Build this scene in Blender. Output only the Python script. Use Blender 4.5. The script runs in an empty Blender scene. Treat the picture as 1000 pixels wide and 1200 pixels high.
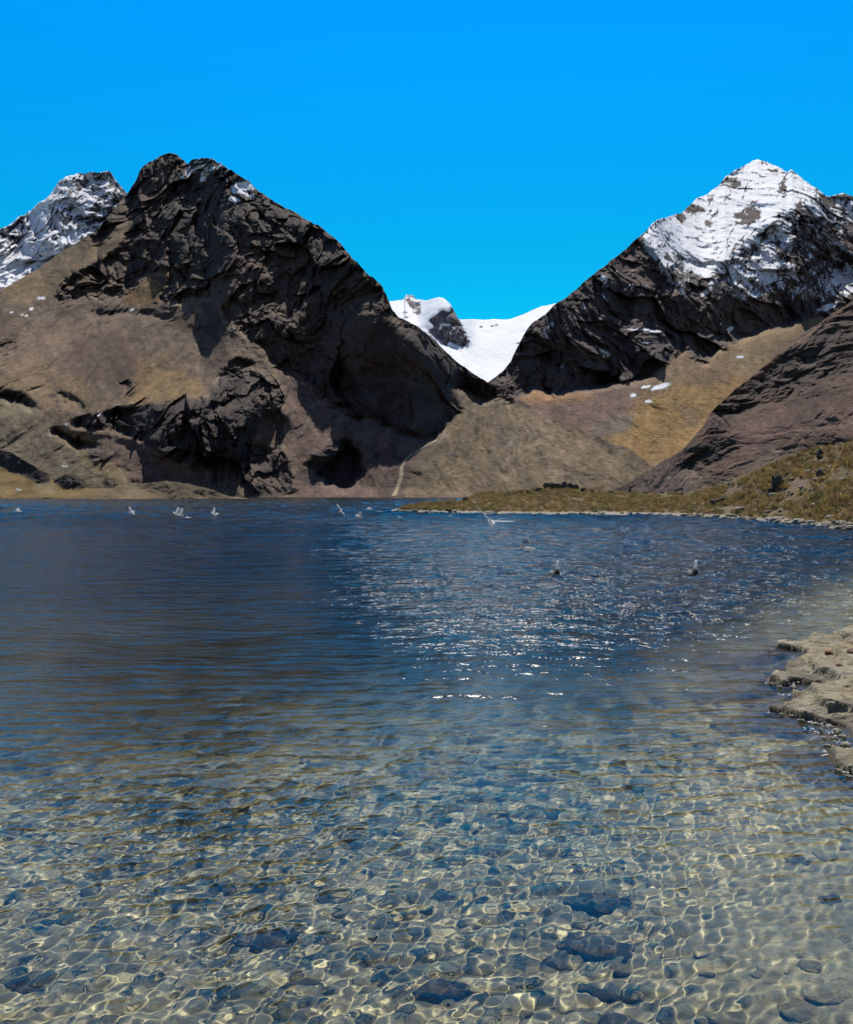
import bpy, bmesh, math, random
import numpy as np
from mathutils import Vector, Matrix, noise as mnoise

random.seed(7)
RNG = np.random.default_rng(11)
SC = bpy.context.scene
COL = SC.collection
R = math.radians

# ------------------------------------------------------------------ camera
CAM_H = 2.2
FPX = 1150.0            # focal length in pixels of the 1000 x 1200 picture
PITCH = math.atan(22 / FPX)
cam_data = bpy.data.cameras.new('camera')
cam = bpy.data.objects.new('camera', cam_data)
COL.objects.link(cam)
SC.camera = cam
cam_data.sensor_fit = 'VERTICAL'
cam_data.sensor_height = 24
cam_data.lens = 24 * FPX / 1200
cam_data.clip_start = 0.05
cam_data.clip_end = 40000
cam.location = (0, 0, CAM_H)
cam.rotation_euler = (math.pi / 2 - PITCH, 0, 0)

CP, SP = math.cos(PITCH), math.sin(PITCH)


def ray(u, v):
    """direction (dx, dz) per unit of depth along +Y for a pixel of the 1000 x 1200 picture"""
    a = (np.asarray(u, float) - 500) / FPX
    b = (600 - np.asarray(v, float)) / FPX
    dy = CP + b * SP
    dz = -SP + b * CP
    return a / dy, dz / dy


def ground(u, v, z=0.0):
    dx, dz = ray(u, v)
    y = (z - CAM_H) / dz
    return float(dx * y), float(y), z


# ------------------------------------------------------------------ noise
_T = np.random.default_rng(5).random((64, 64, 64)).astype(np.float32) * 2 - 1


def vnoise(x, y, z):
    xi = np.floor(x).astype(np.int64); yi = np.floor(y).astype(np.int64); zi = np.floor(z).astype(np.int64)
    fx = (x - xi).astype(np.float32); fy = (y - yi).astype(np.float32); fz = (z - zi).astype(np.float32)
    fx = fx * fx * fx * (fx * (fx * 6 - 15) + 10); fy = fy * fy * fy * (fy * (fy * 6 - 15) + 10); fz = fz * fz * fz * (fz * (fz * 6 - 15) + 10)
    x0 = xi & 63; x1 = (xi + 1) & 63; y0 = yi & 63; y1 = (yi + 1) & 63; z0 = zi & 63; z1 = (zi + 1) & 63
    def L(a, b, t): return a + (b - a) * t
    a = L(L(_T[x0, y0, z0], _T[x1, y0, z0], fx), L(_T[x0, y1, z0], _T[x1, y1, z0], fx), fy)
    b = L(L(_T[x0, y0, z1], _T[x1, y0, z1], fx), L(_T[x0, y1, z1], _T[x1, y1, z1], fx), fy)
    return L(a, b, fz)


def fbm(x, y, z, oct=4, gain=0.5, ridged=False, seed=0.0):
    s = 0.0; a = 1.0; t = 0.0
    x = np.asarray(x, float) + seed; y = np.asarray(y, float) + seed * 1.7; z = np.asarray(z, float) + seed * 0.6
    for k in range(oct):
        n = vnoise(x, y, z)
        if ridged:
            n = 1 - 2 * np.abs(n) ** 0.8
        s = s + a * n; t += a; a *= gain
        x, y, z = (0.8 * x + 0.6 * y) * 2.03 + 7.1, (-0.6 * x + 0.8 * y) * 2.03 + 3.3, z * 2.03 + 0.31 * x + 1.9
    return s / t


def blocks(x, y, seed=0):
    """broken rock: every cell of a scattered pattern is a facet with its own height and tilt"""
    x = np.asarray(x, float); y = np.asarray(y, float)
    xi = np.floor(x).astype(int); yi = np.floor(y).astype(int)
    d1 = np.full(x.shape, 9.0, np.float32); h = np.zeros(x.shape, np.float32)
    for a in (-1, 0, 1):
        for b in (-1, 0, 1):
            cx = xi + a; cy_ = yi + b; i = cx & 63; j = cy_ & 63
            ox = (x - (cx + .5 + _T[i, j, (3 + seed) & 63] * .48)).astype(np.float32); oy = (y - (cy_ + .5 + _T[i, j, (9 + seed) & 63] * .48)).astype(np.float32)
            d = ox * ox + oy * oy
            n = d < d1
            h = np.where(n, .55 * _T[i, j, (17 + seed) & 63] + 1.1 * _T[i, j, (25 + seed) & 63] * ox + 1.1 * (_T[i, j, (33 + seed) & 63] + .35) * oy, h)
            d1 = np.where(n, d, d1)
    return h


# ------------------------------------------------------------------ picture-plan rasters for the slopes and the ground cover
RU0, RU1, RV0, RV1 = -320, 1320, 100, 680
RW, RH = RU1 - RU0, RV1 - RV0


def poly_mask(poly):
    p = np.array(poly, float)
    m = np.zeros((RH, RW), np.float32)
    u0 = int(max(RU0, p[:, 0].min())) - RU0; u1 = int(min(RU1 - 1, p[:, 0].max() + 1)) - RU0
    v0 = int(max(RV0, p[:, 1].min())) - RV0; v1 = int(min(RV1 - 1, p[:, 1].max() + 1)) - RV0
    if u1 <= u0 or v1 <= v0:
        return m
    U, V = np.meshgrid(np.arange(u0, u1 + 1) + RU0 + .5, np.arange(v0, v1 + 1) + RV0 + .5)
    ins = np.zeros(U.shape, bool)
    n = len(p)
    for i in range(n):
        xa, ya = p[i]; xb, yb = p[(i + 1) % n]
        if ya == yb:
            continue
        c = ((ya > V) != (yb > V)) & (U < (xb - xa) * (V - ya) / (yb - ya) + xa)
        ins ^= c
    m[v0:v1 + 1, u0:u1 + 1] = ins
    return m


def box1(a, r, axis):
    pad = [(0, 0), (0, 0)]; pad[axis] = (r + 1, r)
    c = np.cumsum(np.pad(a, pad, mode='edge'), axis=axis, dtype=np.float64)
    k = 2 * r + 1
    if axis == 0:
        return ((c[k:] - c[:-k]) / k).astype(np.float32)
    return ((c[:, k:] - c[:, :-k]) / k).astype(np.float32)


def blur(a, r):
    r = int(round(r))
    if r < 1:
        return a
    for _ in range(2):
        a = box1(a, r, 0); a = box1(a, r, 1)
    return a


def samp(img, u, v):
    x = np.clip(u - RU0 - .5, 0, RW - 1.001); y = np.clip(v - RV0 - .5, 0, RH - 1.001)
    xi = x.astype(int); yi = y.astype(int); fx = x - xi; fy = y - yi
    return (img[yi, xi] * (1 - fx) + img[yi, xi + 1] * fx) * (1 - fy) + (img[yi + 1, xi] * (1 - fx) + img[yi + 1, xi + 1] * fx) * fy


def smooth(a, b, x):
    t = np.clip((x - a) / (b - a), 0, 1)
    return t * t * (3 - 2 * t)


# ------------------------------------------------------------------ mesh helpers
def grid_mesh(name, P, col=None, mat=None, attrs=None):
    nr, nc = P.shape[:2]
    i = np.arange((nr - 1) * (nc - 1)); r = i // (nc - 1); c = i % (nc - 1); a = r * nc + c
    F = np.stack([a, a + 1, a + nc + 1, a + nc], 1).astype(np.int32)
    me = bpy.data.meshes.new(name)
    me.vertices.add(nr * nc); me.vertices.foreach_set('co', P.reshape(-1, 3).astype(np.float32).ravel())
    me.loops.add(F.size); me.loops.foreach_set('vertex_index', F.ravel())
    me.polygons.add(len(F)); me.polygons.foreach_set('loop_start', np.arange(0, F.size, 4, dtype=np.int32))
    me.polygons.foreach_set('use_smooth', np.ones(len(F), bool))
    me.update(calc_edges=True)
    if col is not None:
        at = me.color_attributes.new('tint', 'FLOAT_COLOR', 'POINT')
        c4 = np.ones((nr * nc, 4), np.float32); c4[:, :col.shape[-1]] = col.reshape(nr * nc, -1)
        at.data.foreach_set('color', c4.ravel())
    for k, val in (attrs or {}).items():
        at = me.attributes.new(k, 'FLOAT', 'POINT')
        at.data.foreach_set('value', val.astype(np.float32).ravel())
    if mat:
        me.materials.append(mat)
    o = bpy.data.objects.new(name, me)
    COL.objects.link(o)
    return o


def normals(P):
    du = np.zeros_like(P); dv = np.zeros_like(P)
    du[:, 1:-1] = P[:, 2:] - P[:, :-2]; du[:, 0] = P[:, 1] - P[:, 0]; du[:, -1] = P[:, -1] - P[:, -2]
    dv[1:-1] = P[2:] - P[:-2]; dv[0] = P[1] - P[0]; dv[-1] = P[-1] - P[-2]
    n = np.cross(du, dv); l = np.linalg.norm(n, axis=-1, keepdims=True)
    return n / np.maximum(l, 1e-9)


def tag(o, label=None, cat=None, group=None, kind=None):
    if label: o['label'] = label
    if cat: o['category'] = cat
    if group: o['group'] = group
    if kind: o['kind'] = kind
    return o


# ------------------------------------------------------------------ materials
def new_mat(name):
    m = bpy.data.materials.new(name); m.use_nodes = True
    nt = m.node_tree; nt.nodes.clear()
    out = nt.nodes.new('ShaderNodeOutputMaterial')
    return m, nt, out


def land_mat(name, scale, var=0.35, bump=0.5, bump_dist=1.0, scale2=None, rough=0.95):
    """ground: the mesh's own tint, broken up by two noises, with a bumpy surface"""
    m, nt, out = new_mat(name)
    N = nt.nodes.new; K = nt.links.new
    b = N('ShaderNodeBsdfPrincipled'); K(b.outputs[0], out.inputs[0])
    b.inputs['Roughness'].default_value = rough
    b.inputs['Specular IOR Level'].default_value = 0.12
    at = N('ShaderNodeVertexColor'); at.layer_name = 'tint'
    geo = N('ShaderNodeNewGeometry')
    n1 = N('ShaderNodeTexNoise'); n1.inputs['Scale'].default_value = 1 / scale; n1.inputs['Detail'].default_value = 5; n1.inputs['Roughness'].default_value = .65
    n2 = N('ShaderNodeTexNoise'); n2.inputs['Scale'].default_value = 1 / (scale2 or scale * .22); n2.inputs['Detail'].default_value = 3
    K(geo.outputs['Position'], n1.inputs['Vector']); K(geo.outputs['Position'], n2.inputs['Vector'])
    ad = N('ShaderNodeMath'); ad.operation = 'ADD'; K(n1.outputs[0], ad.inputs[0]); K(n2.outputs[0], ad.inputs[1])
    mr = N('ShaderNodeMapRange'); K(ad.outputs[0], mr.inputs[0])
    mr.inputs[1].default_value = .6; mr.inputs[2].default_value = 1.4
    mr.inputs[3].default_value = 1 - var; mr.inputs[4].default_value = 1 + var
    # snow (alpha of the tint) keeps its white
    one = N('ShaderNodeMix'); one.data_type = 'FLOAT'; K(at.outputs['Alpha'], one.inputs[0]); one.inputs[2].default_value = 1.0; K(mr.outputs[0], one.inputs[3])
    mul = N('ShaderNodeMix'); mul.data_type = 'RGBA'; mul.blend_type = 'MULTIPLY'; mul.inputs[0].default_value = 1
    K(at.outputs['Color'], mul.inputs[6])
    cr = N('ShaderNodeCombineColor')
    for i in range(3): K(one.outputs[0], cr.inputs[i])
    K(cr.outputs[0], mul.inputs[7]); K(mul.outputs[2], b.inputs['Base Color'])
    bp = N('ShaderNodeBump'); bp.inputs['Strength'].default_value = bump; bp.inputs['Distance'].default_value = bump_dist
    K(ad.outputs[0], bp.inputs['Height']); K(bp.outputs[0], b.inputs['Normal'])
    return m


def simple_mat(name, color, rough=.6, scale=8, var=.25, bump=.2, dist=.02, tint=False, random_obj=0.0, spec=.3):
    m, nt, out = new_mat(name)
    N = nt.nodes.new; K = nt.links.new
    b = N('ShaderNodeBsdfPrincipled'); K(b.outputs[0], out.inputs[0])
    b.inputs['Roughness'].default_value = rough; b.inputs['Specular IOR Level'].default_value = spec
    tc = N('ShaderNodeTexCoord')
    n1 = N('ShaderNodeTexNoise'); n1.inputs['Scale'].default_value = scale; n1.inputs['Detail'].default_value = 6; n1.inputs['Roughness'].default_value = .6
    K(tc.outputs['Object'], n1.inputs['Vector'])
    mr = N('ShaderNodeMapRange'); K(n1.outputs[0], mr.inputs[0]); mr.inputs[1].default_value = .3; mr.inputs[2].default_value = .7
    mr.inputs[3].default_value = 1 - var; mr.inputs[4].default_value = 1 + var
    val = mr.outputs[0]
    if random_obj:
        oi = N('ShaderNodeObjectInfo'); m2 = N('ShaderNodeMapRange'); K(oi.outputs['Random'], m2.inputs[0])
        m2.inputs[3].default_value = 1 - random_obj; m2.inputs[4].default_value = 1 + random_obj
        mm = N('ShaderNodeMath'); mm.operation = 'MULTIPLY'; K(val, mm.inputs[0]); K(m2.outputs[0], mm.inputs[1]); val = mm.outputs[0]
    mul = N('ShaderNodeVectorMath'); mul.operation = 'SCALE'; K(val, mul.inputs['Scale'])
    if tint:
        at = N('ShaderNodeVertexColor'); at.layer_name = 'tint'; K(at.outputs['Color'], mul.inputs[0])
    else:
        mul.inputs[0].default_value = color
    K(mul.outputs[0], b.inputs['Base Color'])
    bp = N('ShaderNodeBump'); bp.inputs['Strength'].default_value = bump; bp.inputs['Distance'].default_value = dist
    K(n1.outputs[0], bp.inputs['Height']); K(bp.outputs[0], b.inputs['Normal'])
    return m


# ------------------------------------------------------------------ one terrain sheet: crest and foot seen from the shore, real depth from its slopes
class Sheet:
    def __init__(s, name, crest, base_y, slope, slopes, u0, u1, nu, nv, rock=(), rock_blur=3, warp=7, slope_blur=4,
                 relief=(), facets=(), qy=.15, calm=(), bulge=(), jag=(0, 0), cross=14, base_v=None, back=(.8, 700, 14), vwarp=None, base_z=0.0, smin=.1):
        s.name = name
        u = np.linspace(u0, u1, nu)
        c = np.array(crest, float)
        vc = np.interp(u, c[:, 0], c[:, 1])
        if jag[0]:
            jm = jag[0](u) if callable(jag[0]) else jag[0]
            jit = jm * fbm(u / jag[1], u * 0, u * 0, 5, .6, seed=len(name))
        else:
            jit = 0 * u
        if base_v is None:
            Y0 = base_y(u) if callable(base_y) else np.full(nu, float(base_y))
            for _ in range(2):
                dzz = (base_z - CAM_H) / Y0
                vb = 600 - FPX * (dzz * CP + SP) / (CP - dzz * SP)
        else:
            bv = np.array(base_v, float); vb = np.interp(u, bv[:, 0], bv[:, 1])
            Y0 = base_y(u) if callable(base_y) else np.full(nu, float(base_y))
            if base_y is None: Y0 = None
        vb = np.maximum(vb, vc + .5)
        w = np.linspace(0, 1, nv)[:, None]
        ks = np.exp(-.5 * (np.arange(-120, 121) * (u[1] - u[0]) / 28) ** 2); ks /= ks.sum()
        vs_ = np.minimum(np.convolve(np.pad(vc, 120, mode='edge'), ks, 'valid'), vb - .4)
        w = np.broadcast_to(w, (nv, nu))
        V = vb[None] + (vs_ - vb)[None] * w + (vc - vs_)[None] * smooth(.45, 1, w)
        vmono = np.minimum.accumulate(V, 0); V = vmono - np.linspace(0, .05, nv)[:, None] * 0
        U = np.repeat(u[None], nv, 0)
        s.u, s.vb, s.vc = u, vb, vc + jit
        n1 = fbm(U / 45, V / 45, V * 0, 4, .6, seed=3.3 + len(name)); n2 = fbm(U / 45, V / 45, V * 0 + 9, 4, .6, seed=8.1 + len(name))
        s.Uw, s.Vw = U + warp * n1, V + warp * .8 * n2
        rm = np.zeros((RH, RW), np.float32)
        for p in rock:
            amt = 1.0
            if isinstance(p, tuple): amt, p = p
            rm = np.maximum(rm, poly_mask(p) * amt)
        s.rock = samp(blur(rm, rock_blur), s.Uw, s.Vw)
        cm = rm.copy()
        for amt, p in calm:
            m = blur(poly_mask(p), 4); cm = cm * (1 - m) + amt * m
        s.crag = samp(blur(cm, rock_blur), s.Uw, s.Vw)
        sl = np.full((RH, RW), float(slope), np.float32)
        for val, p in slopes:
            m = poly_mask(p); sl = sl * (1 - m) + val * m
        S = samp(blur(sl, slope_blur), U, V)
        dx, t = ray(U, V)
        dt = np.diff(t, axis=0, prepend=t[:1])
        g = dt / np.maximum(S - t, smin)
        lnY = np.log(Y0)[None] + np.cumsum(g, 0)
        if cross:
            k = np.exp(-.5 * (np.arange(-3 * cross, 3 * cross + 1) / cross) ** 2); k /= k.sum()
            pad = np.pad(lnY, ((0, 0), (3 * cross, 3 * cross)), mode='edge')
            lnY2 = np.stack([np.convolve(r_, k, 'valid') for r_ in pad])
            f = smooth(0, .06, w)
            lnY = lnY * (1 - f) + lnY2 * f
        V = V + jit[None] * smooth(.92, 1, w) ** 2
        dx, t = ray(U, V)
        P0 = np.stack([dx * np.exp(lnY), np.exp(lnY), CAM_H + t * np.exp(lnY)], -1)
        fade = smooth(0, .05, w)
        Q = P0.copy(); Q[..., 1] *= qy                      # the noise runs over the face of the slope, not through its depth
        if relief:
            for ws in (relief[0][0] * .5, relief[0][0] * .14):
                Q = Q + ws * .30 * np.stack([fbm(Q[..., 0] / ws, Q[..., 1] / ws, Q[..., 2] / ws, 3, .5, seed=q_) for q_ in (1.1, 5.7, 9.3)], -1)
        s.Q = Q
        for (m_, bl_, p) in bulge:
            lnY = lnY - fade * m_ * samp(blur(poly_mask(p), bl_), s.Uw, s.Vw) / np.exp(lnY)
        for bi, (sc, amp_r) in enumerate(facets):
            h = blocks((Q[..., 0] + .35 * Q[..., 2]) / sc, (Q[..., 2] - .25 * Q[..., 0]) / (sc * 1.25), 5 * bi + len(name))
            lnY = lnY + fade * h * amp_r * s.crag / np.exp(lnY)
        for (sc, ag, ar, rid, kx, kz) in relief:
            n = fbm(Q[..., 0] / (sc * kx), Q[..., 1] / sc, Q[..., 2] / (sc * kz), 4, .52, rid, seed=sc)
            amp = ag + (ar - ag) * s.crag
            lnY = lnY + fade * (n * amp) / np.exp(lnY)
        Y = np.exp(lnY)
        s.Y, s.U, s.V, s.t, s.dx = Y, U, V, t, dx
        P = np.stack([dx * Y, Y, CAM_H + t * Y], -1)
        s.P = P
        s.N = normals(P)
        s.back = back

    def at(s, u, v):
        i = np.clip(np.interp(u, s.u, np.arange(len(s.u))), 0, len(s.u) - 1.001); i0 = int(i); f = i - i0
        vcol = s.V[:, i0] * (1 - f) + s.V[:, i0 + 1] * f
        j = float(np.interp(-v, -vcol, np.arange(len(vcol)))); j = min(j, s.Y.shape[0] - 1.001); j0 = int(j); g = j - j0
        q = s.P
        return Vector(((q[j0, i0] * (1 - f) + q[j0, i0 + 1] * f) * (1 - g) + (q[j0 + 1, i0] * (1 - f) + q[j0 + 1, i0 + 1] * f) * g).tolist())

    def build(s, col, mat):
        """adds the far side, running down behind the crest"""
        bs, dist, n = s.back
        top = s.P[-1]
        k = (np.linspace(0, 1, n + 1)[1:] ** 1.5)[:, None]
        dd = dist * k
        nz = fbm(top[None, :, 0] / (dist * .12) + 0 * k, dd / (dist * .12), 0 * dd, 4, .5, seed=4.4)
        B = np.zeros((n, top.shape[0], 3))
        B[..., 0] = top[None, :, 0] * (1 + dd / np.maximum(top[None, :, 1], 1)); B[..., 1] = top[None, :, 1] + dd
        B[..., 2] = top[None, :, 2] - bs * dd * (1 + .3 * nz) - .002 * dist
        P = np.concatenate([s.P, B]); C = np.concatenate([col, np.repeat(col[-1:], n, 0)])
        front = P[:1].copy(); front[..., 2] -= 3; P = np.concatenate([front, P]); C = np.concatenate([C[:1], C])
        return grid_mesh(s.name, P, C, mat)


def paint(sh, base, layers):
    """ground cover: base colour, then (polygon, colour, feather, amount) patches"""
    c = np.empty(sh.U.shape + (4,), np.float32); c[..., :3] = base; c[..., 3] = 1
    for p, colr, fe, amt in layers:
        m = samp(blur(poly_mask(p), fe), sh.Uw, sh.Vw)[..., None] * amt
        c[..., :3] = c[..., :3] * (1 - m) + np.array(colr) * m
    return c


def mix(c, colr, m):
    m = np.clip(m, 0, 1)[..., None]
    c[..., :3] = c[..., :3] * (1 - m) + np.array(colr) * m


def snow_in(c, m):
    mix(c, (.86, .87, .89), m)
    c[..., 3] *= 1 - np.clip(m, 0, 1)


# ======================================================================= mountains
DARK = (.068, .054, .049)
exec_order = []

# ---- the big brown mountain on the far shore and the moraine running down from it
crest_main = [(-320, 470), (-200, 420), (-100, 380), (0, 340), (24, 327), (45, 315), (66, 300), (84, 288), (99, 279), (114, 273), (120, 261), (129, 249), (141, 234),
              (150, 225), (159, 210), (165, 198), (177, 189), (192, 181.5), (207, 181.5), (214, 186), (221, 192.5), (225, 188.5), (237, 184.5), (249, 186),
              (261, 193), (276, 203), (291, 214), (313, 230), (340, 245), (364, 258), (382, 272), (400, 287), (412, 302), (424, 314), (439, 327.5), (448, 338),
              (454, 350), (460, 364), (466, 370), (490, 383), (505, 395), (520, 409), (536, 424), (560, 441.5), (572, 449), (584, 457), (596, 465), (611, 470),
              (635, 485), (656, 494), (680, 503), (704, 513), (725, 521), (740, 527), (760, 541), (775, 556), (800, 572), (830, 580)]
rock_top = [(114, 290), (126, 278), (135, 265), (156, 255), (171, 251), (171, 259), (156, 271), (138, 289), (120, 304), (99, 318), (78, 327), (64, 354), (81, 357), (105, 350),
            (129, 351), (150, 342), (162, 330), (180, 321), (204, 312), (198, 326), (190, 340), (187, 354), (210, 355), (228, 348), (249, 346), (258, 360), (267, 384),
            (283, 392), (310, 410), (322, 431), (370, 455), (470, 420), (520, 440), (600, 470), (600, 430), (460, 330), (400, 250), (290, 180), (200, 150), (130, 200), (100, 268)]
rock_face = [(400, 300), (454, 345), (470, 368), (500, 386), (536, 422), (572, 447), (590, 462), (572, 470), (545, 462), (523, 450), (527, 466), (538, 484), (530, 495), (505, 518), (490, 519),
             (460, 505), (430, 488), (427, 494), (412, 491), (376, 470), (371, 460), (352, 436), (340, 437), (325, 431), (330, 400), (330, 340)]
rock_mid = [(84, 499), (102, 490), (129, 482), (150, 479), (180, 473), (219, 464), (246, 462), (262, 432), (285, 420), (310, 431), (325, 446), (341, 484), (340, 494), (307, 479), (302, 505),
            (289, 529), (258, 548), (234, 551), (204, 541), (180, 526), (162, 515), (144, 510), (129, 503), (111, 505)]
rock_oval = [(353, 544), (362, 536), (364, 530), (376, 527), (380, 517), (390, 511), (397, 516), (406, 515), (411, 524), (424, 533), (420, 543), (425, 552), (416, 562), (412, 575), (402, 577), (395, 570), (384, 571), (379, 562), (366, 558), (362, 549)]
rock_low = [(250, 548), (270, 536), (289, 521), (310, 525), (327, 527), (341, 546), (345, 583), (255, 585)]
rock_g = [(60, 505), (72, 503), (99, 517), (126, 526), (146, 542), (120, 541), (99, 530), (75, 516)]
rock_h = [(-40, 440), (0, 455), (20, 462), (40, 472), (47, 481), (20, 475), (0, 466), (-40, 460)]

main = Sheet('mountain', crest_main, 520, .66,
             [(.45, [(-320, 370), (0, 400), (160, 368), (250, 400), (255, 462), (130, 480), (-320, 500)]),
              (.62, [(140, 250), (175, 250), (60, 360), (-100, 400), (-100, 360)]),
              (.84, rock_top), (1.0, rock_face), (.85, rock_mid), (.68, rock_oval), (.7, rock_low), (.66, rock_g), (.66, rock_h),
              (.85, [(290, 255), (315, 262), (365, 318), (345, 322), (310, 300)]),
              (1.75, [(385, 385), (430, 345), (470, 385), (525, 440), (527, 478), (500, 482), (455, 466), (415, 440)]),
              (.98, [(270, 310), (330, 330), (360, 390), (340, 425), (290, 380)]),
              (.9, [(190, 482), (300, 440), (330, 470), (285, 510), (220, 520), (180, 505)]),
              (.42, [(540, 470), (600, 470), (800, 575), (600, 583), (480, 583), (500, 530)])],
             -320, 830, 1130, 520,
             rock=[(.55, [(105, 369), (150, 364), (205, 374), (200, 378), (150, 369), (108, 373)]), (.6, [(-10, 402), (30, 396), (34, 402), (8, 414), (-10, 416)]), (.6, [(222, 388), (244, 386), (246, 393), (228, 394)]), (.5, [(140, 438), (172, 470), (166, 474), (136, 446)]), (.5, [(62, 455), (92, 470), (112, 486), (104, 488), (80, 473)]), (1, rock_top), (1, rock_face), (1, rock_mid), (1, rock_oval), (.75, rock_low), (.9, rock_g), (.8, rock_h)],
             warp=9, relief=[(160, 10, 34, True, 1, 1.2), (60, 4.5, 22, True, .8, 1.5), (24, 2.0, 9, True, .8, 1.5), (9, .9, 4.0, True, .9, 1.3), (3.5, .40, 1.8, True, 1, 1.1), (16, 2.0, 1.0, True, 1, 7)],
             bulge=[(22, 6, rock_mid), (9, 10, [(190, 490), (250, 470), (320, 440), (335, 480), (280, 525), (220, 535)]), (9, 4, rock_oval), (5, 3, rock_g), (5, 3, rock_h), (9, 5, rock_low), (13, 9, rock_top), (5, 8, [(395, 385), (440, 350), (525, 440), (530, 470), (470, 470), (420, 450)])],
             facets=[(46, 14), (17, 7), (7, 3.2)], calm=[(.30, [(395, 385), (440, 350), (480, 390), (530, 445), (535, 495), (495, 515), (455, 500), (420, 470)])],
             jag=(lambda u: np.where((u > 110) & (u < 470), 6, 2.5), 18), cross=10, back=(.75, 900, 16))


def colour_main(s):
    U, V, P, N = s.U, s.V, s.Q, s.N
    c = paint(s, (.225, .178, .142), [
        ([(-320, 350), (0, 330), (110, 275), (175, 248), (165, 268), (60, 362), (-100, 400), (-320, 480)], (.27, .215, .145), 4, .85),   # pale tongue under the summit
        ([(140, 345), (205, 312), (190, 355), (150, 362)], (.29, .20, .10), 3, .9),
        ([(-320, 372), (40, 352), (190, 358), (170, 372), (0, 376), (-320, 420)], (.20, .17, .15), 6, .7),
        ([(95, 395), (160, 398), (159, 450), (110, 452), (60, 430)], (.165, .118, .105), 6, .8),
        ([(160, 420), (190, 416), (235, 445), (238, 464), (185, 474), (148, 478)], (.31, .225, .12), 5, .9),
        ([(-60, 440), (30, 425), (90, 440), (130, 470), (90, 485), (30, 470)], (.25, .195, .125), 8, .7),
        ([(-320, 480), (0, 462), (45, 480), (90, 520), (150, 566), (140, 583), (-320, 583)], (.195, .18, .135), 4, .9),   # greenish scree fan
        ([(60, 500), (85, 505), (150, 560), (142, 568), (100, 545)], (.27, .235, .145), 3, .9),
        ([(110, 500), (145, 508), (205, 540), (260, 560), (255, 583), (170, 583)], (.185, .138, .125), 4, .9),
        ([(325, 430), (352, 436), (376, 470), (430, 490), (505, 520), (470, 583), (345, 583), (341, 490)], (.195, .145, .135), 3, 1),   # purple scree
        ([(345, 470), (385, 490), (445, 560), (430, 583), (410, 560), (370, 510)], (.225, .172, .152), 4, .9),
        ([(430, 490), (470, 508), (500, 522), (470, 560), (440, 530)], (.17, .118, .12), 4, .8),
        ([(290, 480), (310, 478), (345, 530), (345, 583), (320, 560)], (.20, .15, .13), 3, .8),
        ([(470, 583), (500, 525), (530, 480), (590, 465), (830, 572), (700, 583)], (.205, .168, .122), 4, 1),     # moraine
        ([(575, 495), (592, 492), (600, 520), (588, 535)], (.15, .12, .10), 5, .7),
        ([(600, 560), (700, 545), (780, 560), (760, 583), (600, 583)], (.20, .165, .12), 6, .8),
    ])
    c[..., :3] *= (.79, .705, .605)
    sp = fbm(P[..., 0] / 5, P[..., 1] / 5, P[..., 2] / 5, 3, .6, seed=2)
    st = fbm((U - V * .55) / 9, (V + U * .5) / 70, 0 * U, 4, .6, seed=6)          # runnels of finer and coarser scree
    lg = fbm(P[..., 0] / 90, P[..., 1] / 90, P[..., 2] / 60, 4, .55, seed=9)
    rubble = fbm(U / 7, V / 5, 0 * U, 5, .75, seed=16)
    c[..., :3] *= np.clip(1 + .40 * sp + .34 * st + .42 * lg + .60 * rubble, .35, 2)[..., None]
    dk = smooth(.22, .42, fbm(U / 16, V / 8, 0 * U, 5, .72, seed=26)) * smooth(560, 540, V)
    mix(c, (.085, .066, .056), dk * .85)
    pale = smooth(.25, .5, fbm((U - V * .6) / 26, (V + U * .5) / 20, 0 * U, 5, .7, seed=36)); mix(c, (.30, .255, .19), pale * .45)
    c[..., :3] *= (1 + .5 * smooth(581.0, 582.6, V))[..., None]
    mora = samp(blur(poly_mask([(500, 583), (520, 500), (590, 462), (830, 570), (830, 583)]), 6), s.Uw, s.Vw)
    peb = fbm(P[..., 0] / 2.2, P[..., 1] / 2.2, P[..., 2] / 2.2, 2, .6, seed=12)
    c[..., :3] *= (1 - .55 * mora * smooth(.25, .6, peb) + .35 * mora * smooth(.3, .6, -peb))[..., None]
    # bare rock where it is marked and steep; rubble lies on its ledges
    steep = smooth(.86, .66, N[..., 2] * np.sign(N[..., 2] + 1e-9))
    n = fbm(P[..., 0] / 40, P[..., 1] / 40, P[..., 2] / 40, 5, .6, seed=21)
    rk = np.clip(np.maximum(s.rock, smooth(.60, .46, N[..., 2]) * smooth(520, 480, V)) * (.55 + .45 * steep + .55 * n), 0, 1) * smooth(.15, .55, np.maximum(s.rock, smooth(.60, .46, N[..., 2]) * smooth(520, 480, V)))
    rc = np.array(DARK) * (1 + .5 * fbm(P[..., 0] / 14, P[..., 1] / 14, P[..., 2] / 9, 4, .6, seed=31))[..., None]
    red = smooth(.1, .5, fbm(P[..., 0] / 70, P[..., 1] / 70, P[..., 2] / 70, 3, .5, seed=41))[..., None]
    rc = rc * (1 - red * .5) + np.array((.135, .09, .072)) * red * .5
    m = smooth(.25, .75, rk)[..., None]
    c[..., :3] = c[..., :3] * (1 - m) + rc * m
    # last snow in the summit gullies and small drifts below
    for p, th in (([(222, 186), (258, 184), (300, 212), (302, 236), (270, 236), (240, 214), (215, 212)], .12), ([(205, 205), (250, 206), (250, 216), (205, 215)], .25)):
        mm = samp(blur(poly_mask(p), 4), U, V)
        q = fbm(P[..., 0] / 12, P[..., 1] / 16, P[..., 2] / 9, 4, .6, seed=51)
        snow_in(c, smooth(th, th + .1, q * mm) * smooth(.2, .6, mm))
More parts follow.
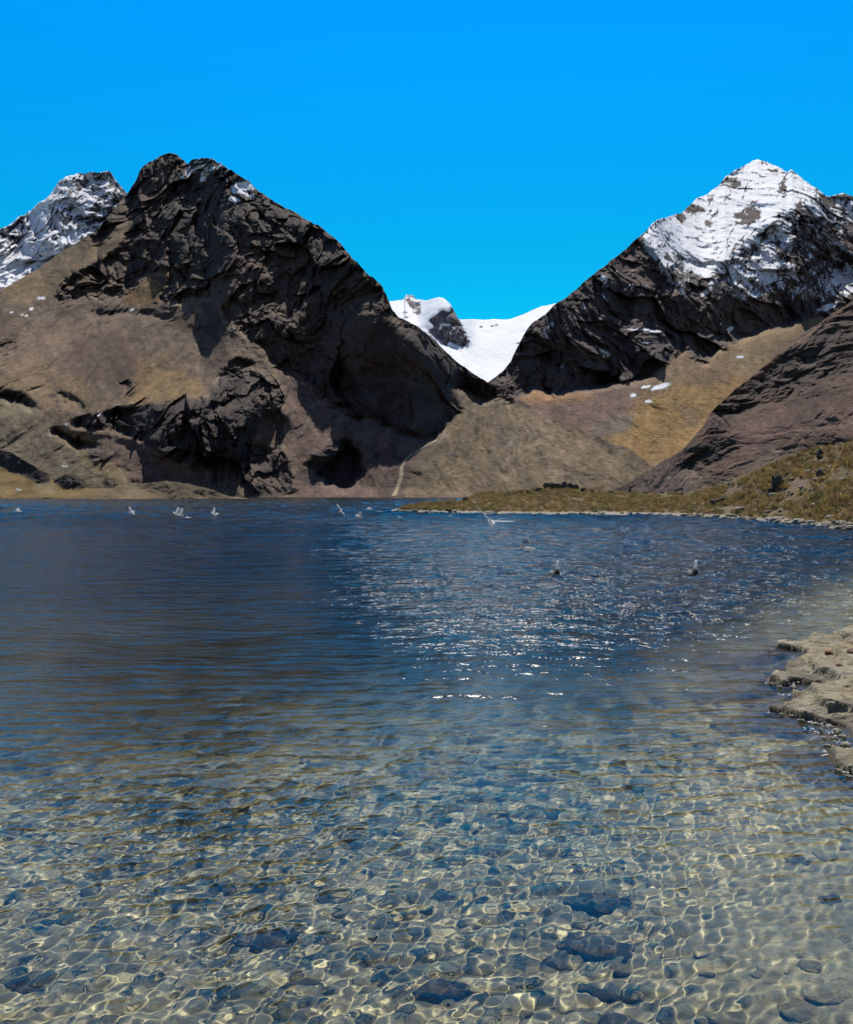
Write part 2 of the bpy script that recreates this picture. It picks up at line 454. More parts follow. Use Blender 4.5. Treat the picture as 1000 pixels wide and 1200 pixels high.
    for (a, b, ra, rb) in ((49, 349, 4.5, 1.6), (37, 362, 3, 2), (14, 366, 2, 1), (155, 363, 2.5, 1.5), (31, 370, 2, 1), (26, 369, 1.5, 1), (78, 497, 2, 1), (116, 486, 1.6, 2)):
        d = np.hypot((U - a + (V - b) * .7) / ra, (V - b) / rb)
        snow_in(c, smooth(1.1, .85, d + .7 * fbm(U / 4 + a, V / 2.5, 0 * U, 3, .6, seed=71)))
    return c


col_main = colour_main(main)

# ---- snowy peak behind the far end of the brown mountain
lp = Sheet('snow_peak', [(-320, 300), (-200, 320), (-120, 290), (-60, 300), (0, 270), (18, 258), (39, 246), (60, 226), (72, 210), (81, 207), (99, 201.5), (114, 202), (129, 203), (138, 213), (147, 224), (165, 240), (200, 250), (260, 290), (330, 360)],
           1900, .75, [(1.1, [(20, 250), (80, 200), (140, 200), (170, 260), (100, 300), (60, 290)])], -320, 330, 560, 240, qy=.08, rock=[[(-330, 190), (340, 190), (340, 420), (-330, 420)]], base_v=[(-320, 420), (330, 420)],
           relief=[(220, 0, 70, True, 1, 1), (80, 0, 34, True, .9, 1.2), (28, 0, 10, True, 1, 1), (10, 0, 4, True, 1, 1)], facets=[(70, 26), (26, 12), (11, 5)], jag=(5, 14), cross=8, back=(.7, 1500, 12))


def colour_lp(s):
    P, N, U, V = s.Q, s.N, s.U, s.V
    c = paint(s, (.075, .072, .078), [])
    c[..., :3] *= (1 + .5 * fbm(P[..., 0] / 30, P[..., 1] / 30, P[..., 2] / 30, 4, .6, seed=3))[..., None]
    q = fbm((P[..., 0] - P[..., 2]) / 55, P[..., 1] / 80, (P[..., 2] + P[..., 0] * .6) / 60, 5, .66, seed=5) * .9 + .55 * fbm((P[..., 0] - P[..., 2]) / 17, P[..., 1] / 20, (P[..., 2] + P[..., 0] * .6) / 22, 4, .7, seed=25) + .4 * (np.abs(N[..., 2]) - .6) - .5 * N[..., 0]
    big = fbm(P[..., 0] / 240, P[..., 1] / 240, P[..., 2] / 240, 2, .5, seed=15)
    cov = .10 + .30 * big + .25 * smooth(200, 330, V) - .22 * samp(blur(poly_mask([(90, 200), (150, 200), (160, 300), (110, 300), (85, 240)]), 12), U, V)
    snow_in(c, smooth(-.06, .06, q + cov))
    dm = samp(blur(poly_mask([(0, 311), (25, 308), (38, 322), (22, 334), (0, 345), (-60, 350), (-60, 320)]), 2), s.Uw, s.Vw)
    snow_in(c, dm)
    return c


col_lp = colour_lp(lp)

# ---- glacier at the head of the valley
gl = Sheet('glacier', [(380, 372), (430, 360), (458, 353.5), (473, 351.5), (476, 345.5), (483, 345), (488, 350), (500, 352), (515, 348.5), (520, 349.5), (528, 357), (537.5, 374), (553, 374.5), (569, 375), (599, 373.5), (612, 369), (620, 365), (635, 358.5), (650, 356), (700, 352), (760, 350)],
           3600, .42, [(1.5, [(500, 376), (519, 363), (530, 365), (540, 380), (552, 400), (545, 408), (510, 398), (500, 388)])], 380, 760, 420, 170, base_v=[(380, 480), (760, 480)],
           rock=[[(501, 376), (510, 370), (519, 363), (526, 366), (531, 357), (540, 379), (552, 399), (545, 407), (527, 400), (525, 406), (512, 397), (500, 388), (510, 383)], [(474, 350), (480, 344), (492, 352), (494, 368), (486, 370), (478, 356)]],
           rock_blur=1, warp=2.5, slope_blur=3, relief=[(400, 34, 60, True, 1, 1), (120, 14, 30, True, 1, 1), (40, 4, 16, True, 1, 1)], facets=[(60, 16), (24, 7)], jag=(1.2, 16), cross=6, back=(.5, 2500, 10))


def colour_gl(s):
    P, U, V = s.Q, s.U, s.V
    c = paint(s, (.14, .12, .13), [])
    c[..., :3] *= (1 + .4 * fbm(P[..., 0] / 60, P[..., 1] / 60, P[..., 2] / 60, 4, .6, seed=3))[..., None]
    q = fbm(P[..., 0] / 70, P[..., 1] / 70, P[..., 2] / 70, 4, .6, seed=5)
    face = smooth(.35, .65, s.rock)
    crag = samp(poly_mask([(470, 340), (498, 340), (498, 372), (470, 372)]), U, V)
    keep = face * (1 - smooth(.05, .2, q - .12) * .8) * (1 - crag * smooth(-.05, .1, q))
    for (a, b, ra, rb) in ((564, 383, 2, 1.2), (577, 382, 2.5, 1), (582, 381, 2, 1), (608, 402, 3, 1), (475, 366, 3, 1), (476, 372, 3, 1)):
        keep = np.maximum(keep, smooth(1.3, .7, np.hypot((U - a) / ra, (V - b) / rb)))
    snow_in(c, 1 - keep)
    return c


col_gl = colour_gl(gl)

# ---- the high snow-capped peak
crest_r = [(520, 452), (560, 450), (573, 447.5), (590, 434), (599, 422), (608, 404), (614, 392), (623, 380), (638, 368), (650, 357.5), (663, 348.5), (686, 329), (710, 311), (734, 291.5), (743, 282.5), (755, 274), (762, 265), (770, 257),
           (779, 255.5), (800, 248), (815, 234.5), (830, 227), (842, 218), (850, 207), (870, 195), (888, 186), (899, 189), (916, 197.5), (923, 202), (928, 200), (935, 205), (952, 218), (964, 226.5), (971, 230), (978, 229),
           (988, 226), (996, 229), (1010, 232), (1060, 250), (1120, 270), (1200, 320), (1320, 380)]
r_rock = [(540, 460), (573, 448), (600, 466), (614, 467), (629, 459), (644, 465), (680, 461), (722, 450), (752, 446), (772, 434), (790, 420), (805, 414), (822, 430), (844, 410), (892, 389), (960, 372), (1330, 400), (1330, 200), (890, 150), (700, 280), (600, 390)]
rp = Sheet('mountain', crest_r, 1150, .5,
           [(.95, r_rock), (.62, [(600, 462), (900, 400), (960, 380), (900, 440), (760, 550), (620, 500)]),
            (.54, [(755, 275), (800, 240), (890, 180), (975, 228), (900, 265), (840, 318), (820, 350), (790, 335)]),
            (1.3, [(800, 345), (822, 352), (818, 372), (780, 410), (745, 440), (735, 400), (770, 340)]),
            (1.35, [(905, 330), (960, 300), (968, 340), (935, 380), (900, 372)]), (1.15, [(600, 460), (625, 400), (700, 330), (740, 330), (720, 450)]),
            (.9, [(815, 370), (880, 300), (900, 320), (870, 390), (800, 415)])],
           520, 1320, 900, 420, base_v=[(520, 556), (1320, 556)], rock=[r_rock], warp=7, qy=.06, calm=[(.40, [(752, 280), (775, 250), (800, 240), (850, 200), (888, 180), (935, 200), (975, 230), (940, 240), (905, 262), (880, 285), (848, 312), (830, 330), (812, 322), (775, 312)])],
           relief=[(260, 10, 70, True, .9, 1.6), (90, 5, 40, True, .75, 1.8), (34, 2.2, 14, True, .8, 1.5), (13, 1, 6, True, .9, 1.3), (5, .4, 2.6, True, 1, 1.1)], facets=[(80, 24), (30, 12), (12, 5.5)], jag=(3.5, 16), cross=7, back=(.75, 1500, 14))


def colour_rp(s):
    U, V, P, N = s.U, s.V, s.Q, s.N
    c = paint(s, (.25, .185, .115), [
        ([(575, 450), (620, 462), (760, 445), (745, 490), (690, 505), (640, 500)], (.205, .152, .13), 5, .9),
        ([(612, 474), (622, 455), (645, 464), (690, 462), (700, 468), (650, 474)], (.34, .21, .10), 3, .8),
        ([(770, 440), (800, 415), (845, 412), (820, 440), (790, 455), (750, 465)], (.27, .205, .145), 4, .8),
        ([(745, 470), (790, 452), (850, 440), (880, 440), (850, 470), (815, 520), (760, 545), (700, 525), (735, 500)], (.36, .245, .10), 6, .9),
        ([(800, 447), (850, 436), (850, 452), (815, 455)], (.21, .165, .125), 4, .8),
        ([(790, 470), (820, 478), (822, 500), (800, 500)], (.24, .18, .125), 4, .7),
        ([(835, 420), (900, 385), (925, 395), (895, 430), (865, 440)], (.26, .205, .125), 4, .9),
        ([(700, 492), (725, 485), (745, 484), (738, 503), (705, 511), (692, 502)], (.22, .19, .165), 2, .95),
    ])
    c[..., :3] *= (.94, .85, .755) * np.clip(1 + .5 * fbm(U / 8, V / 6, 0 * U, 5, .75, seed=16), .3, 2)[..., None]
    c[..., :3] *= (1 + .25 * fbm(U / 6, (V + U * .5) / 40, 0 * U, 4, .6, seed=6) + .25 * fbm(P[..., 0] / 60, P[..., 1] / 60, P[..., 2] / 60, 4, .6, seed=9))[..., None]
    n = fbm(P[..., 0] / 70, P[..., 1] / 70, P[..., 2] / 70, 5, .6, seed=21)
    m = smooth(.3, .7, s.rock + .18 * n)[..., None]
    rc = np.array((.094, .073, .068)) * (1 + .5 * fbm(P[..., 0] / 24, P[..., 1] / 24, P[..., 2] / 16, 4, .6, seed=31))[..., None]
    warm = samp(blur(poly_mask([(820, 355), (850, 320), (900, 340), (930, 380), (860, 410), (790, 425), (800, 390)]), 10), s.Uw, s.Vw)
    warm2 = samp(blur(poly_mask([(590, 466), (600, 440), (700, 445), (720, 452), (620, 470)]), 8), s.Uw, s.Vw)
    wm = np.clip(warm * .8 + warm2 * .4 + .5 * smooth(.2, .5, fbm(P[..., 0] / 50, P[..., 1] / 50, P[..., 2] / 120, 4, .6, seed=61)), 0, 1)[..., None]
    rc = rc * (1 - wm * .7) + np.array((.135, .098, .075)) * wm * .7
    c[..., :3] = c[..., :3] * (1 - m) + rc * m
    # snow
    q = .55 * fbm((P[..., 0] - P[..., 2] * .7) / 60, P[..., 1] / 75, (P[..., 2] + P[..., 0] * .5) / 60, 5, .64, seed=5) + .25 * fbm(P[..., 0] / 25, P[..., 1] / 25, P[..., 2] / 18, 3, .6, seed=7) + .45 * fbm(P[..., 0] / 13, P[..., 1] / 13, P[..., 2] / 10, 3, .6, seed=8) + .42 * fbm(P[..., 0] / 26 + P[..., 2] / 60, P[..., 1] / 50, P[..., 2] / 110, 4, .65, seed=18) + .2 * (np.abs(N[..., 2]) - .62) - .25 * N[..., 0]
    cov = np.full(U.shape, -.75)
    for p, val, fe in (
            ([(640, 290), (760, 265), (770, 340), (700, 440), (640, 440), (620, 390)], -.40, 10),
            ([(880, 250), (975, 225), (1330, 300), (1330, 340), (960, 350), (900, 350), (840, 360), (820, 350), (850, 310)], .06, 8),
            ([(930, 300), (960, 290), (965, 345), (930, 350)], -.3, 6),
            ([(765, 310), (845, 300), (835, 335), (818, 352), (780, 340)], .0, 6),
            ([(752, 270), (775, 250), (800, 240), (850, 200), (888, 180), (935, 200), (975, 230), (940, 240), (905, 262), (880, 285), (848, 312), (830, 330), (812, 322), (775, 318), (758, 296)], .34, 3)):
        mm = samp(blur(poly_mask(p), fe), s.Uw, s.Vw); cov = cov * (1 - mm) + val * mm
    for (a, b, ra, rb) in ((854, 214, 12, 6), (874, 253, 13, 9), (884, 246, 8, 8), (812, 245, 8, 5), (832, 262, 6, 4), (905, 200, 9, 2), (920, 226, 5, 8), (800, 255, 5, 6)):
        d = np.hypot((s.Uw - a) / ra, (s.Vw - b) / rb); cov -= .55 * smooth(1.4, .6, d + .9 * fbm(U / 7 + a, V / 5, 0 * U, 4, .65, seed=44))
    ribs = fbm((U + V * .55) / 13, (V - U * .25) / 26, 0 * U, 5, .62, True, seed=54)
    cov -= .75 * smooth(.42, .72, ribs)
    snow_in(c, smooth(-.05, .05, q + cov))
    sp = fbm(P[..., 0] / 8, P[..., 1] / 8, P[..., 2] / 8, 3, .6, seed=2)
    for (a, b, ra, rb, sk) in ((776, 453, 9, 4, 1.6), (757, 453, 5, 2, 1.5), (742, 463, 4.5, 2.2, 0), (760, 470, 4, 2, .6), (867, 418, 4, 1.3, 0), (856, 385, 4, 2.5, .5), (750, 386, 10, 1.2, 0), (768, 388, 6, 1.6, -.5), (757, 402, 5, 1, 0),
                               (990, 328, 14, 6, .3), (970, 360, 8, 5, 1.2), (994, 342, 7, 5, 1), (846, 318, 6, 3, 1.2), (836, 330, 5, 4, 1.0), (828, 342, 4, 6, .8)):
        d = np.hypot((U - a + (V - b) * sk) / ra, (V - b) / rb); snow_in(c, smooth(1.1, .85, d + .9 * fbm((U + V * sk) / 5 + a, V / 2.6, 0 * U, 4, .6, seed=71)))
    return c


col_rp = colour_rp(rp)

# ---- dark spur coming down behind the meadow
crest_s = [(700, 582), (715, 576), (730, 569), (745, 560), (769, 545), (799, 527), (814, 512), (824, 500), (832, 485), (847, 470), (862, 455), (880, 443), (904, 422), (916, 410), (928, 398), (957, 381), (971, 371), (1000, 352), (1040, 325), (1100, 300), (1200, 250), (1320, 200)]
s_rock = [(826, 520), (832, 480), (862, 455), (905, 423), (940, 400), (1000, 352), (1330, 230), (1330, 440), (1000, 440), (900, 470), (860, 490), (840, 520)]
s_rock2 = [(790, 560), (800, 535), (840, 512), (870, 515), (850, 540)]
s_rock3 = [(915, 540), (940, 528), (990, 518), (1100, 500), (1100, 520), (985, 527), (950, 535)]
s_rock4 = [(955, 498), (975, 480), (990, 478), (975, 498)]
sp_ = Sheet('hill', crest_s, lambda u: np.interp(u, [700, 800, 1000, 1320], [330, 230, 170, 120]), .58,
            [(.68, s_rock), (.8, s_rock2), (.95, s_rock3), (1.0, s_rock4)], 700, 1320, 560, 330,
            rock=[(.8, s_rock), (.8, s_rock2), (.95, s_rock3), (.9, s_rock4), (.12, [(690, 590), (760, 545), (1000, 345), (1330, 190), (1330, 640), (690, 640)])], warp=12, rock_blur=5, base_z=.6,
            relief=[(45, 3, 7, True, 1, 1.2), (14, 1.5, 4.6, True, .9, 1.3), (5, .55, 2.2, True, 1, 1), (1.6, .22, .8, True, 1, 1)], facets=[(9, 1.3), (3.4, .8), (1.3, .4)], qy=.4, jag=(2.0, 12), cross=8, back=(.6, 500, 12))


def colour_sp(s):
    U, V, P, N = s.U, s.V, s.Q, s.N
    c = paint(s, (.128, .088, .072), [
        ([(860, 520), (880, 490), (930, 470), (925, 500), (880, 530)], (.185, .125, .11), 5, .8),
        ([(930, 500), (1000, 470), (1320, 420), (1320, 500), (1000, 510)], (.18, .125, .11), 8, .7),
        ([(735, 575), (790, 535), (830, 560), (860, 590), (740, 590)], (.165, .13, .11), 6, .7),
        ([(860, 560), (900, 535), (940, 530), (900, 560)], (.19, .16, .14), 5, .6),
        ([(905, 425), (925, 400), (950, 385), (930, 420)], (.20, .145, .10), 4, .6),
    ])
    c[..., :3] *= (1.0, .90, .82)
    n = fbm(P[..., 0] / 16, P[..., 1] / 16, P[..., 2] / 12, 5, .62, seed=21)
    c[..., :3] *= (1 + .45 * n + .3 * fbm(P[..., 0] / 2, P[..., 1] / 2, P[..., 2] / 2, 3, .6, seed=2))[..., None]
    c[..., :3] *= np.clip(1 + .6 * fbm(U / 8, V / 5, 0 * U, 5, .75, seed=16), .3, 2)[..., None]
    m = smooth(.45, .85, s.rock + .5 * n)[..., None] * .9
    rc = np.array((.082, .062, .052)) * (1 + .55 * fbm(P[..., 0] / 5, P[..., 1] / 5, P[..., 2] / 3, 4, .6, seed=31))[..., None]
    c[..., :3] = c[..., :3] * (1 - m) + rc * m
    peb = fbm(P[..., 0] / 1.3, P[..., 1] / 1.3, P[..., 2] / 1.3, 2, .6, seed=12)
    c[..., :3] *= (1 + .8 * smooth(.38, .6, peb) * smooth(430, 560, V))[..., None]
    return c


col_sp = colour_sp(sp_)

# ---- grassy bank on the far shore
b_rock = [(-320, 470), (-60, 505), (0, 525), (18, 531), (36, 543), (54, 552), (62, 563), (45, 566), (28, 556), (10, 550), (0, 546), (-320, 520)]
b_rock2 = [(62, 563), (78, 554), (92, 561), (104, 573), (78, 572)]
b_rock3 = [(140, 566), (200, 563), (250, 573), (270, 584), (200, 584), (170, 574)]
bk = Sheet('hill', [(-320, 470), (-60, 505), (0, 526), (18, 532), (36, 544), (54, 553), (63, 562), (78, 554.5), (90, 562), (102, 572), (132, 572.5), (144, 565), (168, 566.5), (195, 563.5), (225, 568), (249, 574), (272, 583.2), (290, 584.6)],
           390, .35, [(1.0, b_rock), (1.0, b_rock2), (.8, b_rock3)], -320, 290, 460, 90, rock=[b_rock, b_rock2, (.5, b_rock3)], rock_blur=2, warp=4, slope_blur=3,
           relief=[(25, 1.5, 3, True, 1, 1), (8, .8, 2.2, True, 1, 1), (2.5, .3, 1, True, 1, 1)], jag=(1.5, 10), cross=6, back=(.3, 100, 8))


def colour_bk(s):
    U, V, P, N = s.U, s.V, s.P, s.N
    c = paint(s, (.185, .125, .052), [([(100, 584), (140, 560), (290, 560), (290, 584)], (.20, .155, .10), 5, .8), ([(40, 560), (70, 566), (60, 578), (40, 575)], (.24, .19, .12), 4, .8)])
    n = fbm(P[..., 0] / 9, P[..., 1] / 9, P[..., 2] / 5, 5, .6, seed=21)
    c[..., :3] *= (1 + .8 * n)[..., None]
    m = smooth(.35, .75, s.rock + .25 * n)[..., None]
    c[..., :3] = c[..., :3] * (1 - m) + np.array((.062, .050, .045)) * m
    edge = smooth(585.6, 583.6, V) ; mix(c, (.27, .24, .19), (1 - edge) * .8)
    return c


col_bk = colour_bk(bk)

# ---- meadow and its low point running out into the lake
m_top = [(440, 600), (453.5, 598.3), (470, 595), (494, 589), (520, 588), (539, 586), (548, 581.5), (566, 576.5), (584, 577), (610, 574.5), (626, 573.5), (660, 572), (680, 573), (700, 575), (740, 576.5), (760, 578), (790, 578.5), (814, 577), (835, 572), (859, 561), (892, 549), (922, 537.5), (952, 527), (985, 521),
         (1000, 518), (1060, 500), (1160, 470), (1320, 430)]
m_shore = [(440, 600.2), (453.5, 599.4), (480, 600), (500, 601), (540, 602.3), (600, 603.3), (700, 603.7), (760, 604.5), (800, 605.2), (850, 608), (900, 612), (950, 616), (1000, 622), (1040, 630), (1100, 645), (1200, 675), (1320, 700)]


def shore_y(u):
    p = np.array(m_shore); v = np.interp(u, p[:, 0], p[:, 1]); return -CAM_H / ray(u, v)[1]


md = Sheet('meadow', m_top, shore_y, .2, [(.12, [(560, 598), (560, 575), (800, 577), (840, 590), (900, 604), (800, 606)]), (.16, [(440, 610), (560, 570), (560, 610)]), (.30, [(840, 580), (900, 545), (1000, 510), (1320, 420), (1320, 640), (960, 600)])],
           440, 1320, 760, 200, warp=5, slope_blur=5, base_z=0.0, smin=.05,
           relief=[(9, .9, .9, True, 1, 1), (2.6, .45, .45, True, 1, 1), (.9, .16, .16, False, 1, 1)], jag=(1.6, 9), cross=5, back=(.22, 26, 8))


def colour_md(s):
    U, V, P, N = s.U, s.V, s.P, s.N
    c = paint(s, (.145, .106, .05), [
        ([(590, 585), (640, 570), (700, 572), (690, 580), (620, 588)], (.115, .088, .062), 3, .8),
        ([(830, 575), (900, 545), (1000, 515), (1100, 490), (1100, 540), (960, 560)], (.16, .125, .065), 6, .8),
        ([(440, 604), (470, 590), (560, 590), (580, 604)], (.155, .118, .06), 4, .8)])
    n = fbm(P[..., 0] / 3.2, P[..., 1] / 3.2, P[..., 2] / 3.2, 5, .62, seed=21)
    n2 = fbm(P[..., 0] / 12, P[..., 1] / 12, P[..., 2] / 12, 3, .6, seed=23)
    c[..., :3] *= (1 + .7 * n)[..., None]
    mix(c, (.165, .118, .08), smooth(.08, .3, n2) * .8)
    mix(c, (.075, .075, .028), smooth(.15, .45, -n2) * .6)
    z = P[..., 2]
    mix(c, (.30, .27, .215), smooth(.42, .18, z + .18 * n) * .95)       # washed shore strip
    mix(c, (.10, .085, .065), smooth(.08, .02, z))
    return c


col_md = colour_md(md)

M_main = land_mat('brown_mountain_ground', 3.6, .52, .55, 1.4)
M_far = land_mat('far_rock_and_snow', 16, .3, .45, 3.0)
M_spur = land_mat('dark_rubble', 1.6, .35, .8, .6)
M_meadow = land_mat('meadow_turf', .5, .35, .7, .15)

o = main.build(col_main, M_main); tag(o, 'big brown scree mountain with dark cliffs beside the lake', 'mountain', kind='structure')
o = lp.build(col_lp, M_far); tag(o, 'rocky grey peak streaked with snow behind the brown mountain', 'mountain', kind='structure')
o = gl.build(col_gl, M_far); tag(o, 'white glacier saddle at the head of the valley', 'glacier', kind='structure')
o = rp.build(col_rp, M_far); tag(o, 'high snow-capped peak with dark cliffs above ochre slopes', 'mountain', kind='structure')
o = sp_.build(col_sp, M_spur); tag(o, 'dark reddish rubble spur behind the meadow', 'hill', kind='structure')
o = bk.build(col_bk, M_spur); tag(o, 'low golden grassy bank with dark rocks on the far shore', 'hill', kind='structure')
o = md.build(col_md, M_meadow); o.name = 'terrain'; tag(o, 'tussocky meadow sloping down to the lake edge', 'meadow', kind='structure')

# ---- footpath climbing the moraine
trail_px = [(462, 581), (466, 572), (470, 560), (471, 548), (474, 540), (482, 533), (492, 527), (503, 521), (512, 515)]
tp = []
for i in range(len(trail_px) - 1):
    for k in range(8):
        f = k / 8; tp.append((trail_px[i][0] * (1 - f) + trail_px[i + 1][0] * f, trail_px[i][1] * (1 - f) + trail_px[i + 1][1] * f))
tp.append(trail_px[-1])
L = []; 
for i, (a, b) in enumerate(tp):
    wd = 2.6 - 1.6 * i / len(tp) + .5 * mnoise.noise(Vector((i * .4, 0, 0)))
    row = []
    for k in range(5):
        p = main.at(a + wd * (k / 4 * 2 - 1), b)
        p = p + (Vector((0, 0, CAM_H)) - p).normalized() * (.55 if 0 < k < 4 else .1)
        row.append(p)
    L.append(row)
PA = np.array([[tuple(p) for p in r_] for r_ in L])
cc = np.ones(PA.shape[:2] + (4,)); cc[..., :3] = (.36, .29, .19)
o = grid_mesh('path', PA, cc, M_main); tag(o, 'pale footpath climbing the foot of the moraine', 'path', kind='structure')

# @@P2BEGIN
# ======================================================================= lake bed and water
def bed_depth(x, y):
    y_ = np.maximum(y, 0)
    d = .24 + .045 * y_ + .0028 * y_ ** 2
    side = smooth(.12, .5, x / np.maximum(y_, 2.5)) * smooth(70, 20, y_)
    d = d * (1 - .74 * side)
    d = d * (1 + .5 * smooth(.05, -.35, x / np.maximum(y_, 2.5)) * smooth(4, 12, y_))
    d = np.minimum(d, 9 + 0 * d)
    d = np.where(y < 0, .24 + .30 * y, d)          # the shore behind the viewer
    return d


def voro(x, y, seed=0):
    """distance to the nearest and second nearest scattered point, and a random value of the nearest"""
    xi = np.floor(x).astype(int); yi = np.floor(y).astype(int)
    d1 = np.full(x.shape, 9.0); d2 = np.full(x.shape, 9.0); rv = np.zeros(x.shape)
    for a in (-1, 0, 1):
        for b in (-1, 0, 1):
            cx = xi + a; cy_ = yi + b
            jx = _T[cx & 63, cy_ & 63, (3 + seed) & 63] * .45; jy = _T[cx & 63, cy_ & 63, (9 + seed) & 63] * .45; rr = _T[cx & 63, cy_ & 63, (17 + seed) & 63]
            d = np.hypot(cx + .5 + jx - x, cy_ + .5 + jy - y)
            n = d < d1
            d2 = np.where(n, d1, np.minimum(d2, d)); rv = np.where(n, rr, rv); d1 = np.where(n, d, d1)
    return d1, d2, rv


ys = np.concatenate([np.linspace(-14, 1.2, 40)[:-1], np.geomspace(1.2, 30, 760), np.geomspace(30, 9000, 60)[1:]])
us = np.concatenate([-np.geomspace(3.5, .62, 30)[:-1], np.linspace(-.62, .62, 700), np.geomspace(.62, 3.5, 30)[1:]])
Yb = np.repeat(ys[:, None], len(us), 1); Xb = np.maximum(Yb, 1.2) * us[None]
Xw = Xb + .06 * fbm(Xb * 4, Yb * 4, 0 * Xb, 2); Yw = Yb + .06 * fbm(Xb * 4, Yb * 4, 0 * Xb + 5, 2)
near = smooth(26, 8, Yb) * smooth(-8, -2, Yb)
d1, d2, rv = voro(Xw / .24, Yw / .19)
e1, e2, rw = voro(Xw / .07 + 31, Yw / .06 + 13, 4)
cob = smooth(.03, .4, d2 - d1) * (.6 + .4 * rv)
Zb = -bed_depth(Xb, Yb) + near * (.020 * cob + .006 * smooth(.02, .3, e2 - e1) + .05 * fbm(Xb / .9, Yb / .9, 0 * Xb, 3))
tone = 1 + near * (.22 * rv + .12 * rw) - .22 * near * smooth(.12, .0, d2 - d1)
cb = np.ones(Xb.shape + (4,)); cb[..., :3] = np.array((.315, .29, .16)) * tone[..., None]
mo = smooth(.0, .5, fbm(Xb / 1.3, Yb / 1.3, 0 * Xb, 4, .6, seed=4))[..., None]
cb[..., :3] = cb[..., :3] * (1 - .45 * mo) + np.array((.24, .23, .15)) * .45 * mo * tone[..., None]
deep_shade = smooth(.62, 1.7, bed_depth(Xb, Yb))[..., None]           # light lost in deeper water, painted into the bed colour
cb[..., :3] = cb[..., :3] * (1 - deep_shade) + np.array((.055, .055, .036)) * deep_shade
M_bed = land_mat('lake_bed_cobbles', .05, .4, .5, .01)
M_bed.node_tree.nodes['Principled BSDF'].inputs['Specular IOR Level'].default_value = 0
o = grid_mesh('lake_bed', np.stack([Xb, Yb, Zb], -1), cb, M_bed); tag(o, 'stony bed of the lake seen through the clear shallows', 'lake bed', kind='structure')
o.cycles.is_caustics_receiver = True

ys = np.concatenate([np.linspace(-6, 1.3, 30)[:-1], np.geomspace(1.3, 620, 1640), np.geomspace(620, 2600, 12)[1:]])
us = np.concatenate([-np.geomspace(3.2, .56, 24)[:-1], np.linspace(-.56, .56, 820), np.geomspace(.56, 3.2, 24)[1:]])
Yl = np.repeat(ys[:, None], len(us), 1); Xl = np.maximum(Yl, 1.3) * us[None]
step = np.gradient(ys)
Zl = np.zeros_like(Xl); Yp = np.maximum(ys, .5)
patch = .75 + .5 * fbm(Xl / 3.5, Yl / 6, 0 * Xl, 3, .5, seed=14) + .35 * fbm(Xl / 30, Yl / 22, 0 * Xl, 3, .5, seed=18)
WR = np.random.default_rng(3)
for k in range(280):
    lam = math.exp(WR.uniform(math.log(.055), math.log(5)))
    if k % 2:        # ripples running in along the shore
        th = WR.normal(-.33, .34)
        gain = np.interp(Yp, [3, 6, 12, 25, 50], [.0022, .0022, .0014, .0004, .0003])
    else:            # wind ripples crossing the lake
        th = WR.normal(math.pi * .52, .24 if lam > .2 else .36)
        gain = np.interp(Yp, [3, 6, 12, 25, 50], [.0011, .0019, .0042, .0076, .0095])
    keep = gain * smooth(1.0, 3.2, lam / step) * smooth(.065, .02, lam / (Yp + 3))
    i = np.nonzero(keep > 1e-5)[0]
    if not len(i): continue
    i0, i1 = i[0], i[-1] + 1
    Zl[i0:i1] += keep[i0:i1, None] * lam * np.sin(2 * math.pi / lam * (Xl[i0:i1] * math.cos(th) + Yl[i0:i1] * math.sin(th)) + WR.uniform(0, 6.28))
lee = smooth(.055, -.15, Xl / np.maximum(Yl, 2) + .04 * fbm(Xl / 5, Yl / 8, 0 * Xl, 3, .5, seed=28)) * smooth(7, 14, Yl) * smooth(85, 55, Yl)      # sheltered water under the dark mountain
Zl *= patch * (1 - .64 * lee)
ruf = smooth(5, 22, Yl) * (1 - .5 * lee)
calm = fbm(Xl / 60, Yl / 45, 0 * Xl, 3, .5, seed=17)
wind = smooth(4, 11, Yl) * (1 - .75 * smooth(45, 130, Yl)) * (1 - .3 * lee)
m, nt, out = new_mat('clear_lake_water')
N = nt.nodes.new; K = nt.links.new
g = N('ShaderNodeBsdfGlass'); g.distribution = 'BECKMANN'; g.inputs['IOR'].default_value = 1.33; K(g.outputs[0], out.inputs[0])
geo = N('ShaderNodeNewGeometry'); mp = N('ShaderNodeMapping'); K(geo.outputs['Position'], mp.inputs[0]); mp.inputs['Rotation'].default_value = (0, 0, R(-18)); mp.inputs['Scale'].default_value = (.55, 1, 1)
n1 = N('ShaderNodeTexNoise'); n1.inputs['Scale'].default_value = 4.2; n1.inputs['Detail'].default_value = 4; n1.inputs['Roughness'].default_value = .55; K(mp.outputs[0], n1.inputs['Vector'])
n2 = N('ShaderNodeTexNoise'); n2.inputs['Scale'].default_value = .9; n2.inputs['Detail'].default_value = 3; K(mp.outputs[0], n2.inputs['Vector'])
ad = N('ShaderNodeMath'); ad.operation = 'MULTIPLY_ADD'; K(n2.outputs[0], ad.inputs[0]); ad.inputs[1].default_value = 2.2; K(n1.outputs[0], ad.inputs[2])
bp = N('ShaderNodeBump'); bp.inputs['Distance'].default_value = .16; K(ad.outputs[0], bp.inputs['Height'])
a1 = N('ShaderNodeAttribute'); a1.attribute_name = 'ruffle'; K(a1.outputs['Fac'], bp.inputs['Strength']); K(bp.outputs[0], g.inputs['Normal'])
a2 = N('ShaderNodeAttribute'); a2.attribute_name = 'wind'; mr = N('ShaderNodeMath'); mr.operation = 'MULTIPLY'; K(a2.outputs['Fac'], mr.inputs[0]); mr.inputs[1].default_value = .20; K(mr.outputs[0], g.inputs['Roughness'])
M_water = m
water = grid_mesh('lake_water', np.stack([Xl, Yl, Zl], -1), None, M_water, {'ruffle': ruf, 'wind': wind})
